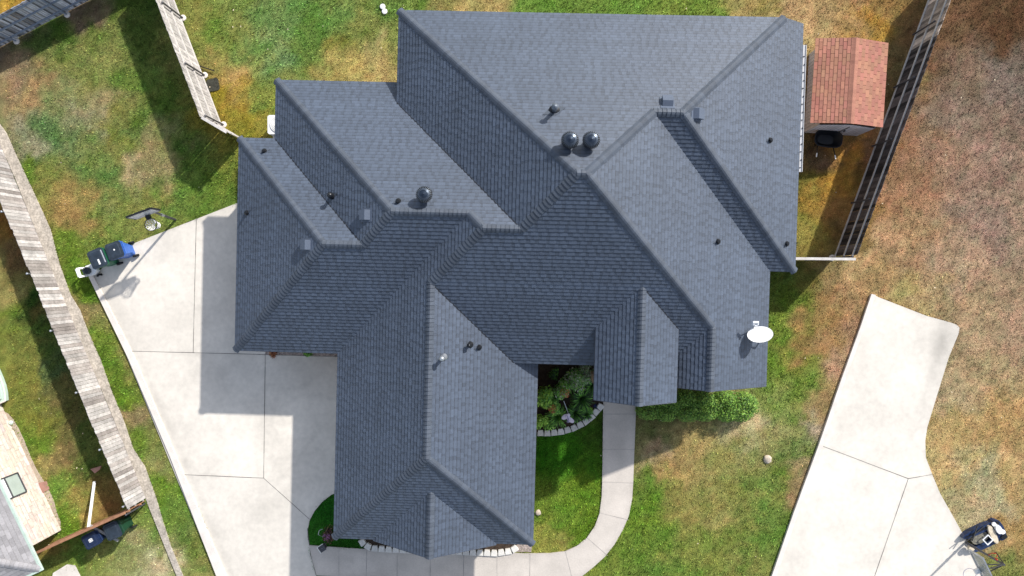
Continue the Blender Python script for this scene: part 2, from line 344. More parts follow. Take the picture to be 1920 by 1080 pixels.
tag(slab('kerb', P2('1632,551 1640,553 1619,613 1583,712 1542,834 1495,961 1454,1080 1438,1130 1428,1130 1445,1080 1486,961 1533,834 1575,712 1611,613'), 'kerb', z1=.10), kind='structure')
rub = P2('-60,110 -28,170 0,232 12,249 36,302 68,370 95,430 113,498 133,554 150,581 167,625 189,675 211,737 230,782 250,841 272,874 292,930 319,1019 360,1120 349,1120 319,1047 279,947 275,936 205,762 118,557 30,335 -2,262 -75,90')
tag(slab('retaining_kerb', rub, 'rubble', z1=.05, z0=-.3), 'pale rubble stone edging running along the foot of the long grey fence', 'edging')
tag(slab('dirt', smooth_poly(P2('-60,700 0,768 20,778 40,812 62,870 84,905 100,935 106,960 116,985 108,1000 60,920 0,800 -60,760'), 1), 'pale_dirt', z1=.012), kind='structure')
tag(slab('concrete_pad', P2('100,1074 126,1058 141,1060 153,1084 150,1120 90,1120'), 'kerb', z1=.02), kind='structure')
bed1 = smooth_poly(P2('985,640 1140,640 1140,756 1128,762 1114,778 1094,792 1070,803 1040,810 1005,812 985,812'), 1)
tag(slab('soil_bed', bed1, 'soil', z1=.03), kind='structure')
bed2 = P2('672,985 960,985 972,1018 962,1028 930,1033 700,1026 685,1021 676,1013')
tag(slab('soil_bed', bed2, 'soil', z1=.02), kind='structure')
bed3 = P2('498,640 640,640 640,668 498,664.5')
tag(slab('gravel_bed', bed3, 'gravel', z1=.043), kind='structure')
tag(slab('gravel_bed', P2('964,1018 985,1008 998,1018 996,1035 960,1034'), 'gravel', z1=.02), kind='structure')

def weather(o, step, fn):
    import bmesh
    b = bmesh.new(); b.from_mesh(o.data)
    xs_ = [v.co.x for v in b.verts]; ys_ = [v.co.y for v in b.verts]
    for k_, (lo_, hi_) in enumerate(((min(xs_), max(xs_)), (min(ys_), max(ys_)))):
        c = lo_ + step
        while c < hi_:
            co_ = (c, 0, 0) if k_ == 0 else (0, c, 0); no_ = (1, 0, 0) if k_ == 0 else (0, 1, 0)
            top_ = [f for f in b.faces if f.normal.z > .5]
            ge = list({e for f in top_ for e in f.edges} | {v for f in top_ for v in f.verts}) + top_
            bmesh.ops.bisect_plane(b, geom=ge, plane_co=co_, plane_no=no_, dist=1e-5); c += step
    b.to_mesh(o.data); b.free()
    me = o.data; n = len(me.vertices); co_ = np.zeros(n * 3); me.vertices.foreach_get('co', co_); co_ = co_.reshape(-1, 3)
    t = fn(co_[:, 0], co_[:, 1]); li = np.zeros(len(me.loops), np.int32); me.loops.foreach_get('vertex_index', li)
    a = np.ones((len(li), 4)); a[:, :3] = t[li][:, None] if t.ndim == 1 else t[li]
    at = me.color_attributes.get('tone') or me.color_attributes.new('tone', 'FLOAT_COLOR', 'CORNER'); at.data.foreach_set('color', a.ravel())
def seg_d(x, y, pts):
    d = np.full(len(x), 9.)
    for a, b in zip(pts, pts[1:]):
        ax_, ay_ = b[0] - a[0], b[1] - a[1]; l2 = ax_ ** 2 + ay_ ** 2 + 1e-9
        t = np.clip(((x - a[0]) * ax_ + (y - a[1]) * ay_) / l2, 0, 1)
        d = np.minimum(d, np.hypot(x - a[0] - t * ax_, y - a[1] - t * ay_))
    return d
def dirt_fn(lines, blobs, edge, seed):
    L = [(P2(s), w_, k_) for s, w_, k_ in lines]; Bl = [(g2(a, b), r_, k_) for a, b, r_, k_ in blobs]
    def fn(x, y):
        n1 = fbm(x, y, .5, seed, 4); n2 = fbm(x, y, 3, seed + 9, 3)
        t = 1 + (n1 - .5) * .22 + (n2 - .5) * .10
        for P, w_, k_ in L: t = t - k_ * np.exp(-(seg_d(x, y, P) / w_) ** 2) * (.4 + 1.2 * vnoise(x, y, 1.7, seed + 3))
        for c, r_, k_ in Bl: t = t - k_ * np.exp(-((x - c[0]) ** 2 + (y - c[1]) ** 2) / r_ ** 2) * (.3 + 1.4 * n2)
        t = t - .10 * np.exp(-(seg_d(x, y, edge + edge[:1]) / .12) ** 2) * (.3 + 1.4 * n2)
        return np.stack([t, t * .995, t * (.985)], 1)
    return fn
weather(drive, .14, dirt_fn([('505,770 560,745 600,742 640,748', .07, .10), ('500,722 560,730 600,700 640,650', .09, .08), ('560,860 600,800 640,760', .06, .08), ('520,900 580,850 630,830', .10, .06),
    ('250,660 440,665 640,670', .06, .07), ('498,664 495,896', .05, .07), ('337,889 495,896', .05, .07), ('190,520 270,690 345,860 440,1085', .18, .10), ('440,1000 520,930 600,900', .3, .05)],
    [(420, 700, .18, .08), (460, 755, .12, .10), (350, 470, .9, .05), (300, 600, 1.2, .04), (570, 700, 1.2, .07), (460, 980, 1.4, .04), (595, 790, .15, .10), (440, 640, .8, .05)], drive_poly, 401))
weather(dr2, .14, dirt_fn([('1640,600 1600,720 1560,850 1480,1080', .25, .06), ('1770,615 1745,720 1722,800', .28, .11), ('1740,1035 1762,1020', .04, .12), ('1534,833 1702,897 1747,889', .06, .08), ('1702,897 1638,1080', .06, .08)],
    [(1752, 650, .8, .12), (1660, 600, 1.0, .05), (1780, 640, .6, .08), (1600, 1000, 1.5, .04), (1700, 1000, 1.2, .05)], d2, 431))
weather(walk, .12, dirt_fn([('1150,800 1165,870', .3, .06), ('600,1030 990,1045', .08, .06)], [(1160, 850, .5, .07), (900, 1050, .9, .05), (660, 1050, .1, .15), (655, 1062, .08, .12)], walk_poly, 461))
# ------------------------------------------------------------------ the house: planes of the roof
PT = 0.6282; Z0 = 2.65; Z1 = 3.2058; TH = -0.0267
PC = dict(N1=9.1893, W2=6.2374, N3=7.0934, W4=8.5937, N5=5.7263, W6=9.4391, S7=4.5588, W8=7.002, E9=2.9932, S10=5.1735, E11=8.3012, S13=2.3629, E14=8.8819, S15=8.922, W16=6.0636, E17=2.1346, W12=0.0838)
NV = {'N': (0, PT, 1), 'S': (0, -PT, 1), 'W': (-PT, 0, 1), 'E': (PT, 0, 1)}
ct, st = math.cos(TH), math.sin(TH)
def onroof(px, py, pl):
    """point of a roof plane seen there, in house coordinates"""
    d = ray(px, py); d = Vector((d.x * ct + d.y * st, -d.x * st + d.y * ct, d.z)); n = Vector(NV[pl[0]])
    k = (PC[pl] - H) / n.dot(d); return Vector((0, 0, H)) + d * k
def house(px, py, z):
    q = G(px, py, z); return Vector((q.x * ct + q.y * st, -q.x * st + q.y * ct, z))
a_ = onroof(1117.5, 613.7, 'S10'); b_ = onroof(1272, 615, 'S10'); Z2 = (a_.z + b_.z) / 2
UL, UR = a_.x, b_.x
PC['W18'] = Z2 - PT * UL; PC['E19'] = Z2 + PT * UR
def V(*sp):
    A = []; b = []
    for s in sp:
        if isinstance(s, tuple): A.append((1, 0, 0) if s[0] == 'u' else (0, 1, 0)); b.append(s[1])
        elif s in ('z0', 'z1', 'z2'): A.append((0, 0, 1)); b.append({'z0': Z0, 'z1': Z1, 'z2': Z2}[s])
        else: A.append(NV[s[0]]); b.append(PC[s])
    return Vector(np.linalg.solve(np.array(A, float), np.array(b, float)))
uW2 = V('N1', 'W2', 'z1').x; vN1 = V('N1', 'W2', 'z1').y
vEn = (house(1194, 758, (PC['W18'] + PC['E19']) / 2).y + house(1118, 751, Z2).y + house(1266, 756, Z2).y) / 3
zF = (PC['E11'] + PC['W12']) / 2
vFr = (house(1330, 731, zF).y + house(1437, 727, Z0).y) / 2
vG = V('W16', 'S15', 'z0').y - .06
uE9 = V('E9', 'S15', 'z0').x; vS10 = V('S10', 'E9', 'z1').y
W12e = V('S10', 'W12', 'z1')
A1 = V('W2', 'N3', 'z1'); A2 = V('S10', 'E9', 'z1')
POLY = {
 'N1': [V('N1','W2','z1'), V('N1','E14','z1'), V('N1','S13','E14'), V('N1','E11','S13'), V('N1','S10','E11'), V('N1','W2','S10')],
 'W2': [V('N1','W2','z1'), V('N1','W2','S10'), V('N3','W2','S10'), A1],
 'N3': [V('N3','W4','z0'), V('W4','N3','S7'), V('N3','S7','W8'), V('N3','W8','S10'), V('N3','W2','S10'), A1, V('N3', ('u', uW2 + .4), ('v', A1.y)), V('N3', 'z0', ('u', uW2 + .4))],
 'W4': [V('N3','W4','z0'), V('N5','W4','z0'), V('N5','W4','S7'), V('W4','N3','S7')],
 'N5': [V('N5','W6','z0'), V('W6','N5','S7'), V('N5','W4','S7'), V('N5','W4','z0')],
 'W6': [V('N5','W6','z0'), V('W6','S7','z0'), V('W6','N5','S7')],
 'S7': [V('W6','S7','z0'), V('S7','W8','z0'), V('N3','S7','W8'), V('W4','N3','S7'), V('N5','W4','S7'), V('W6','N5','S7')],
 'W8': [V('S7','W8','z0'), V('W8','S15','z0'), V('W8','E9','S15'), V('W8','S10','E9'), V('N3','W8','S10'), V('N3','S7','W8')],
 'E9': [V('W8','S10','E9'), V('W8','E9','S15'), V('E9','S15','z0'), V('E9', 'z0', ('v', vS10 + .4)), V('E9', ('u', A2.x), ('v', vS10 + .4)), A2],
 'S10': [A2, W12e, V('S10','E11','W12'), V('N1','S10','E11'), V('N1','W2','S10'), V('N3','W2','S10'), V('N3','W8','S10'), V('W8','S10','E9')],
 'E11': [V('N1','E11','S13'), V('E11','S13','z0'), V('E11','z0',('v', vFr)), V('E11','W12',('v', vFr)), V('S10','E11','W12'), V('N1','S10','E11')],
 'W12': [V('S10','E11','W12'), V('E11','W12',('v', vFr)), V('W12','z1',('v', vFr)), W12e],
 'S13': [V('N1','E11','S13'), V('N1','S13','E14'), V('S13','E14','z0'), V('E11','S13','z0')],
 'E14': [V('N1','S13','E14'), V('N1','E14','z1'), V('E14','z0',('v', vN1)), V('S13','E14','z0')],
 'S15': [V('W8','S15','z0'), V('W16','S15','z0'), V('W16','E17','S15'), V('E17','S15','z0'), V('E9','S15','z0'), V('W8','E9','S15')],
 'W16': [V('W16','E17','S15'), V('W16','S15','z0'), V('W16','z0',('v', vG)), V('W16','E17',('v', vG))],
 'E17': [V('W16','E17','S15'), V('E17','S15','z0'), V('E17','z0',('v', vG)), V('W16','E17',('v', vG))],
 'W18': [V('W18','E19','S10'), V('W18','S10','z2'), V('W18','z2',('v', vEn)), V('W18','E19',('v', vEn))],
 'E19': [V('W18','E19','S10'), V('E19','S10','z2'), V('E19','z2',('v', vEn)), V('W18','E19',('v', vEn))],
}
house_e = thing('house', 'large brick house with a dark slate grey hip roof of many ridges', 'house', (0, 0, 0), TH)
cosp = 1 / math.sqrt(1 + PT * PT)
def shingle_roof(mb, polys, PC_, NV_, PT_, expo=.143, lift=.014, tab=.0055, lo=.12, hi=.28, seed=1):
    R = random.Random(seed); cp_ = 1 / math.sqrt(1 + PT_ * PT_); dh = expo * cp_
    for pl, pts in polys.items():
        k = pl[0]; n = Vector(NV_[k]).normalized(); c = PC_[pl]
        to = {'N': lambda q: (q.x, -q.y), 'S': lambda q: (q.x, q.y), 'W': lambda q: (q.y, q.x), 'E': lambda q: (q.y, -q.x)}[k]
        def back(e, h, off):
            z = c + PT_ * h
            x, y = {'N': (e, -h), 'S': (e, h), 'W': (h, e), 'E': (-h, e)}[k]
            return Vector((x, y, z)) + n * off
        flip = k in 'NW'
        def put(q, t): mb.face(q[::-1] if flip else q, t)
        P = [to(p) for p in pts]
        # deck just below the shingles
        mb.face([p - n * .004 for p in (pts if (Vector(pts[1]) - pts[0]).cross(Vector(pts[2]) - pts[1]).z > 0 else pts[::-1])], .8)
        h0 = min(p[1] for p in P); h1 = max(p[1] for p in P)
        cuts = sorted(set([round(h0 + i * dh, 6) for i in range(int((h1 - h0) / dh) + 2)] + [round(p[1], 6) for p in P]))
        def spans(h):
            xs_ = []
            for (x0, y0), (x1, y1) in zip(P, P[1:] + P[:1]):
                if (y0 <= h) != (y1 <= h): xs_.append(x0 + (x1 - x0) * (h - y0) / (y1 - y0))
            xs_.sort(); return list(zip(xs_[::2], xs_[1::2]))
        pat = {}
        for a, b in zip(cuts, cuts[1:]):
            if b - a < 1e-4 or b > h1 + 1e-6: continue
            ci = int((a - h0) / dh + 1e-4)
            if ci not in pat:
                e = min(p[0] for p in P) - R.random() * .4; E = max(p[0] for p in P); L = []; ton = R.uniform(.94, 1.06); on = True
                while e < E:
                    wd = R.uniform(lo, hi) if on else R.uniform(lo * .55, hi * .55)
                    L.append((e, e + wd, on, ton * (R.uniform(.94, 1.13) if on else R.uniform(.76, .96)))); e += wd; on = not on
                pat[ci] = L
            ha = h0 + ci * dh
            fa = (a - ha) / dh; fb = (b - ha) / dh
            s0, s1 = spans(a + 1e-5), spans(b - 1e-5)
            if len(s0) != len(s1): continue
            for (l0, r0), (l1, r1) in zip(s0, s1):
                for e0, e1, on, tn in pat[ci]:
                    if e1 <= min(l0, l1) or e0 >= max(r0, r1): continue
                    x0, x1 = min(max(e0, l0), r0), min(max(e1, l0), r0); y0, y1 = min(max(e0, l1), r1), min(max(e1, l1), r1)
                    if x1 - x0 < 1e-4 and y1 - y0 < 1e-4: continue
                    ex = tab if on else 0
                    oa = lift * (1 - fa) + ex * (1 - fa * .7); ob = lift * (1 - fb) + ex * (1 - fb * .7)
                    A, B, C, D = back(x0, a, oa), back(x1, a, oa), back(y1, b, ob), back(y0, b, ob)
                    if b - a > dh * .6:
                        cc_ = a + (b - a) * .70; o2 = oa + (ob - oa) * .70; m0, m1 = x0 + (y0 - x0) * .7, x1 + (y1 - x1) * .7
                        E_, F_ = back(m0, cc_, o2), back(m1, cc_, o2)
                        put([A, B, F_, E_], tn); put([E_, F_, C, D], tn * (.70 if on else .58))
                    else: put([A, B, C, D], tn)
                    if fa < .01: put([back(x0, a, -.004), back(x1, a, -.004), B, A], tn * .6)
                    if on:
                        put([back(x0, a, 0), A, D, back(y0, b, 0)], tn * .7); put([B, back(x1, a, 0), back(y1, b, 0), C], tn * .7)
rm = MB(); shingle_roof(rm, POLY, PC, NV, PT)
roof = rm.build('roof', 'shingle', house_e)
# ridge and hip caps: folded pieces, each lapping the next
def caps(mb, a, b, n1, n2, wd=.15, expo=.145, seed=0):
    R = random.Random(seed); a = Vector(a); b = Vector(b)
    if a.z > b.z: a, b = b, a
    d = b - a; L = d.length; d.normalize(); n1 = Vector(n1).normalized(); n2 = Vector(n2).normalized()
    up = (n1 + n2).normalized()
    s1 = d.cross(n1); s2 = d.cross(n2)
    if s1.z > 0: s1 = -s1
    if s2.z > 0: s2 = -s2
    if s1.dot(s2) > .9: return
    s = -.02; i = 0
    while s < L - .02:
        e = min(s + expo + .05, L + .03)
        t = R.uniform(.88, 1.16); w_ = wd * R.uniform(.94, 1.05)
        prof = []
        for pos, h in ((s, .045), (e, .018)):
            c = a + d * pos
            prof.append([c + s1 * w_ + n1 * h * .8, c + s1 * .05 + n1 * (h + .004) , c + up * (h - .002), c + s2 * .05 + n2 * (h + .004), c + s2 * w_ + n2 * h * .8])
        for j in range(4):
            q = [prof[0][j], prof[0][j + 1], prof[1][j + 1], prof[1][j]]
            if (q[1] - q[0]).cross(q[2] - q[1]).z < 0: q = q[::-1]
            mb.face(q, t)
        c0 = a + d * s
        lo = [c0 + s1 * w_ , c0 + s1 * .05, c0 - up * .01, c0 + s2 * .05, c0 + s2 * w_]
        for j in range(4): mb.face([lo[j], lo[j + 1], prof[0][j + 1], prof[0][j]], t * .6)
        mb.face([lo[0], prof[0][0], prof[1][0], a + d * e + s1 * w_], t * .7); mb.face([lo[4], prof[0][4], prof[1][4], a + d * e + s2 * w_], t * .7)
        s += expo
cm = MB()
EDG = [(V('N1','W2','z1'), V('N1','W2','S10'), 'N1', 'W2'), (V('N3','W2','S10'), V('N1','W2','S10'), 'W2', 'S10'), (V('N1','W2','S10'), V('N1','S10','E11'), 'N1', 'S10'),
 (V('N1','S10','E11'), V('N1','E11','S13'), 'N1', 'E11'), (V('N1','E11','S13'), V('N1','S13','E14'), 'N1', 'S13'), (V('N1','E14','z1'), V('N1','S13','E14'), 'N1', 'E14'),
 (V('S13','E14','z0'), V('N1','S13','E14'), 'S13', 'E14'), (V('S10','E11','W12'), V('N1','S10','E11'), 'S10', 'E11'), (V('E11','W12',('v', vFr)), V('S10','E11','W12'), 'E11', 'W12'),
 (V('N3','W8','S10'), V('N3','W2','S10'), 'N3', 'S10'), (V('N3','S7','W8'), V('N3','W8','S10'), 'N3', 'W8'), (V('W4','N3','S7'), V('N3','S7','W8'), 'N3', 'S7'),
 (V('N3','W4','z0'), V('W4','N3','S7'), 'N3', 'W4'), (V('N5','W4','S7'), V('W4','N3','S7'), 'W4', 'S7'), (V('W6','N5','S7'), V('N5','W4','S7'), 'N5', 'S7'),
 (V('N5','W6','z0'), V('W6','N5','S7'), 'N5', 'W6'), (V('W6','S7','z0'), V('W6','N5','S7'), 'W6', 'S7'), (V('W8','S10','E9'), V('N3','W8','S10'), 'W8', 'S10'),
 (V('W8','E9','S15'), V('W8','S10','E9'), 'W8', 'E9'), (V('W8','S15','z0'), V('W8','E9','S15'), 'W8', 'S15'), (V('E9','S15','z0'), V('W8','E9','S15'), 'E9', 'S15'),
 (V('W16','E17',('v', vG)), V('W16','E17','S15'), 'W16', 'E17'), (V('W18','E19',('v', vEn)), V('W18','E19','S10'), 'W18', 'E19')]
for i, (a, b, p, q) in enumerate(EDG): caps(cm, a, b, NV[p[0]], NV[q[0]], seed=i)
cm.build('ridge_caps', 'cap', roof)
# dark cut line of each closed valley
for a, b, p, q in ((V('N3','W2','S10'), A1, 'N3', 'W2'), (V('N5','W4','S7'), V('N5','W4','z0'), 'N5', 'W4'), (V('W8','S10','E9'), A2, 'S10', 'E9'),
                   (V('W18','E19','S10'), V('E19','S10','z2'), 'S10', 'E19')):
    d = (b - a).normalized(); up = (Vector(NV[p[0]]) + Vector(NV[q[0]])).normalized(); sd = d.cross(up).normalized()
    vm = MB(); vm.box((a + b) / 2 + up * .012, ((b - a).length, .04, .02), (d, sd, up)); vm.build('valley', 'valley', roof)
# eaves and rakes
OUT = [(V('N1','W2','z1'), V('N1','E14','z1')), (V('N1','E14','z1'), V('E14','z0',('v', vN1))), (V('E14','z0',('v', vN1)), V('S13','E14','z0')), (V('S13','E14','z0'), V('E11','S13','z0')),
 (V('E11','S13','z0'), V('E11','z0',('v', vFr))), (V('E11','z0',('v', vFr)), V('E11','W12',('v', vFr))), (V('E11','W12',('v', vFr)), V('W12','z1',('v', vFr))), (V('W12','z1',('v', vFr)), W12e),
 (W12e, A2), (V('E9','z0',('v', vS10 + .4)), V('E9','S15','z0')), (V('E9','S15','z0'), V('E17','S15','z0')), (V('E17','z0',('v', vG)), V('W16','E17',('v', vG))), (V('W16','E17',('v', vG)), V('W16','z0',('v', vG))),
 (V('W16','S15','z0'), V('W8','S15','z0')), (V('W8','S15','z0'), V('S7','W8','z0')), (V('S7','W8','z0'), V('W6','S7','z0')), (V('W6','S7','z0'), V('N5','W6','z0')), (V('N5','W6','z0'), V('N5','W4','z0')),
 (V('N5','W4','z0'), V('N3','W4','z0')), (V('N3','W4','z0'), V('N3','z0',('u', uW2 + .4))), (A1, V('N1','W2','z1')),
 (V('W18','S10','z2'), V('W18','z2',('v', vEn))), (V('W18','z2',('v', vEn)), V('W18','E19',('v', vEn))), (V('W18','E19',('v', vEn)), V('E19','z2',('v', vEn))), (V('E19','z2',('v', vEn)), V('E19','S10','z2'))]
fm = MB()
for a, b in OUT:
    d = (b - a); n = Vector((-d.y, d.x, 0)).normalized() * .02
    z = Vector((0, 0, -.17)); zt = Vector((0, 0, -.006))
    for s_ in (1, -1): fm.face([a + n * s_ + z, b + n * s_ + z, b + n * s_ + zt, a + n * s_ + zt])
    fm.face([a - n + z, a + n + z, b + n + z, b - n + z]); fm.face([a - n + zt, b - n + zt, b + n + zt, a + n + zt])
fm.build('fascia', 'fascia', roof)
# walls
wm = MB(); I = .45
uW6 = V('N5','W6','z0').x; vS7 = V('W6','S7','z0').y; uW8 = V('W8','S15','z0').x; vS15 = V('W8','S15','z0').y
vS13 = V('S13','E14','z0').y; uE14 = V('S13','E14','z0').x; uE11 = V('E11','z0',('v', 0)).x; uW4 = V('N3','W4','z0').x; vN3 = V('N3','W4','z0').y; vN5 = V('N5','W6','z0').y
WL = [(uW6 + I, vN5 - I), (uW6 + I, vS7 + I), (uW8 + I, vS7 + I), (uW8 + I, vS15 + I), (uE9 - I, vS15 + I), (uE9 - I, vS10 + I), (W12e.x + I, vS10 + I), (W12e.x + I, vFr + .35), (uE11 - I, vFr + .35),
      (uE11 - I, vS13 + I), (uE14 - I, vS13 + I), (uE14 - I, vN1 - I), (uW2 + I, vN1 - I), (uW2 + I, vN3 - I), (uW4 + I, vN3 - I), (uW4 + I, vN5 - I)]
HT = [2.8, 2.8, 2.8, 2.8, 2.8, 3.3, 3.0, 2.8, 2.8, 2.8, 2.8, 2.8, 3.3, 2.8, 2.8, 2.8]
for (a, b), h in zip(zip(WL, WL[1:] + WL[:1]), HT):
    d = Vector((b[0] - a[0], b[1] - a[1], 0)).normalized(); n = Vector((d.y, -d.x, 0)) * .1
    a3, b3 = Vector((*a, 0)), Vector((*b, 0))
    wm.bar(a3 - n + Vector((0, 0, h / 2)) , b3 - n + Vector((0, 0, h / 2)), .2, h)
for pa, pb, pc in (((W12e.x + I, vFr + .35), (uE11 - I, vFr + .35), V('E11','W12',('v', vFr))), ((V('W16','z0',('v', 0)).x + .3, vS15 + .43), (V('E17','z0',('v', 0)).x - .3, vS15 + .43), V('W16','E17',('v', vG)))):
    wm.face([(pa[0], pa[1], 2.6), (pb[0], pb[1], 2.6), (pc.x, pa[1], pc.z - .2)])
wall = wm.build('wall', 'brick', house_e)
def opening(u, v, z, wd, ht, axis_, name='window'):
    m = MB(); ax = (Vector((0, 1, 0)), Vector((1, 0, 0))) if axis_ == 'v' else (Vector((1, 0, 0)), Vector((0, 1, 0)))
    c = Vector((u, v, z + ht / 2)); up = Vector((0, 0, 1))
    for s_ in (-1, 1):
        m.box(c + ax[0] * s_ * wd / 2, (.08, .26, ht + .08), (ax[0], ax[1], up)); m.box(c + up * s_ * ht / 2, (wd - .08, .26, .08), (ax[0], ax[1], up))
    if name == 'window': m.box(c, (wd - .08, .25, .05), (ax[0], ax[1], up))
    o = m.build(name, 'white_plastic', house_e)
    m = MB(); m.box(c, (wd - .08, .225 if name == 'window' else .23, ht - .08), (ax[0], ax[1], up)); m.build('pane' if name == 'window' else 'panel', 'glass' if name == 'window' else 'white_metal', o)
opening(uW8 + I + .1, -6.6, .05, 4.9, 2.1, 'v', 'garage_door')
opening(2.2, vS10 + I + .1, .6, 1.5, 1.4, 'u'); opening(3.9, vS10 + I + .1, .05, 1.0, 2.1, 'u', 'door')
opening(7.2, vFr + .45, .7, 1.6, 1.4, 'u'); opening(uE14 - I - .1, 5.5, .8, 1.2, 1.3, 'v'); opening(2, vN1 - I - .1, .7, 1.8, 1.4, 'u'); opening(uW6 + I + .1, 1, .9, 1.2, 1.2, 'v')
for u in (UL + .35, UR - .35):
    m = MB(); m.box((u, vEn + .35, Z2 / 2), (.3, .3, Z2)); m.build('porch_post', 'brick', house_e)
# white gutter with dark hangers on the east eave
gm = MB(); hg = MB()
ya, yb = house(1507, 84, Z0).y, house(1500, 322, Z0).y
uG = uE14 + .085
gm.box((uG - .05, (ya + yb) / 2, Z0 - .06), (.015, ya - yb, .12)); gm.box((uG + .055, (ya + yb) / 2, Z0 - .045), (.02, ya - yb, .11)); gm.box((uG, (ya + yb) / 2, Z0 - .03), (.09, ya - yb, .02))
gut = gm.build('gutter', 'gutter_grey', roof)
k = int((ya - yb - .2) / .29)
for i in range(k): hg = MB(); hg.box((uG + (.015 if i % 2 else -.02), yb + .15 + i * .29, Z0 + .004), (.05, .035, .012)); hg.build('hanger', 'dark_metal', gut)

# ------------------------------------------------------------------ things fixed to the roof
def on(px, py, pl, back_=0.0):
    q = onroof(px, py, pl); return q
def sub(name, loc, label=None, rz=0, parent=house_e):
    o = bpy.data.objects.new(name, None); COL.objects.link(o); o.parent = parent; o.location = loc; o.rotation_euler = (0, 0, rz)
    o.empty_display_size = .1
    if label: o['label'] = label
    return o
def turbine():
    r = sub('turbine_vent', (0, 0, 0))
    m = MB(); m.lathe([(.17, -.22), (.17, .10), (.20, .12)], n=24); weld(m.build('vent_base', 'dark_metal', r))
    m = MB()
    for i in range(26):
        a = 2 * math.pi * i / 26; pr = [(.20, .12), (.262, .17), (.285, .25), (.262, .33), (.18, .385)]
        for (r0, z0), (r1, z1) in zip(pr, pr[1:]):
            a0, a1 = a, a + .22
            m.face([(r0 * math.cos(a0), r0 * math.sin(a0), z0), (r0 * .88 * math.cos(a1), r0 * .88 * math.sin(a1), z0), (r1 * .88 * math.cos(a1), r1 * .88 * math.sin(a1), z1), (r1 * math.cos(a0), r1 * math.sin(a0), z1)])
    m.lathe([(.15, .13), (.21, .2), (.21, .32), (.15, .37)], n=20)
    m.build('fins', 'dark_metal', r)
    m = MB(); m.lathe([(.20, .372), (.195, .388), (.125, .418), (.12, .408), (.07, .42), (.03, .43), (.025, .455), (.01, .46)], n=26); weld(m.build('dome', 'turbine', r), 20)
    m = MB()
    for i in range(26):
        a = 2 * math.pi * (i + .5) / 26; c_, s_ = math.cos(a), math.sin(a); m.bar((c_ * .255, s_ * .255, .345), (c_ * .14, s_ * .14, .413), .012, .016)
    m.build('dome_ribs', 'flue', r)
    return r
T0 = turbine()
for i, (px, py, pl, lb) in enumerate(((1067, 268, 'N1', 'left of the two side-by-side turbine vents'), (1106, 268, 'N1', 'right of the two side-by-side turbine vents'), (799, 368, 'N3', 'single turbine vent above the west ridge'))):
    o = T0 if i == 0 else dup(T0, house_e); o.location = on(px, py, pl) + Vector((0, 0, .2)); o['label'] = lb
def box_vent(px, py, pl, label, mt='vent_paint'):
    q = on(px, py, pl); k = pl[0]; n = Vector(NV[k]).normalized(); dn = {'N': Vector((0, 1, -PT)), 'W': Vector((-1, 0, -PT)), 'E': Vector((1, 0, -PT)), 'S': Vector((0, -1, -PT))}[k].normalized(); sd = dn.cross(n)
    r = sub('box_vent', q, label)
    m = MB(); m.box(n * .012, (.5, .46, .02), (dn, sd, n)); m.build('flashing', mt, r)
    m = MB(); w_ = .17
    P = lambda a, b, h: dn * a + sd * b + n * h
    for b0, b1 in ((-w_, w_),):
        m.face([P(-.17, b0, .02), P(-.17, b1, .02), P(-.05, b1, .17), P(-.05, b0, .17)]); m.face([P(-.05, b0, .17), P(-.05, b1, .17), P(.19, b1, .17), P(.19, b0, .17)])
        m.face([P(.19, b0, .17), P(.19, b1, .17), P(.19, b1, .06), P(.19, b0, .06)]); m.face([P(-.17, b0, .02), P(-.05, b0, .17), P(.19, b0, .17), P(.19, b0, .02)]); m.face([P(-.17, b1, .02), P(.19, b1, .02), P(.19, b1, .17), P(-.05, b1, .17)])
    m.build('hood', mt, r)
box_vent(1251, 193, 'N1', 'grey box vent above the short ridge'); box_vent(1306, 214, 'E14', 'grey box vent beside the east hip')
box_vent(688, 403, 'W4', 'grey box vent under the west ridge end'); box_vent(577, 459, 'W6', 'lowest grey box vent beside the west hip')
def pipe_vent(px, py, pl, label, hgt=.22, r_=.05, cone=.13, head='dark_metal', tilt=(0, 0), cap_=False):
    q = on(px, py, pl); n = Vector(NV[pl[0]]).normalized()
    r = sub('pipe_vent', q, label)
    m = MB(); a = n.orthogonal().normalized(); b = n.cross(a)
    m.box(n * .02, (cone * 2.4, cone * 2.4, .012), (Vector((1, 0, -n.x / n.z)), b if abs(b.x) < .5 else a, n)); m.build('flashing', 'cap', r)
    m = MB(); m.tube(n * .02, Vector((0, 0, .10)), cone, r_ * 1.25, n=14); weld(m.build('boot', 'galv' if head == 'galv' else 'black_plastic', r))
    m = MB(); top = Vector((tilt[0], tilt[1], hgt)); m.tube((0, 0, .04), top, r_, n=12)
    if cap_: m.lathe([(r_ * 1.0, hgt - .05), (r_ * 1.7, hgt - .03), (r_ * 1.7, hgt + .02), (r_ * .9, hgt + .08), (.01, hgt + .1)], n=14)
    else: m.lathe([(r_, hgt - .01), (r_ * .75, hgt), (r_ * .7, hgt - .03)], n=12)
    weld(m.build('pipe', head, r))
pipe_vent(1039, 209, 'N1', 'tall capped flue pipe above the twin turbine vents', hgt=.62, r_=.065, cone=.19, head='flue', cap_=True)
for q in ((1443, 263, 'E14', 'small pipe vent high on the east slope'), (1474, 457, 'E14', 'small pipe vent near the east corner'), (1345, 453, 'E11', 'small pipe vent in the middle of the long east slope'),
          (496, 284, 'N5', 'small pipe vent by the northwest corner'), (464, 399, 'W6', 'small pipe vent near the west eave'), (747, 378, 'N3', 'small pipe vent beside the single turbine'),
          (898, 651, 'E9', 'lower of the two dark pipe vents')): pipe_vent(*q, hgt=.17, r_=.045, cone=.10)
pipe_vent(624, 368, 'W4', 'taller dark pipe vent on the west slope', hgt=.34, r_=.06, cone=.12, cap_=True)
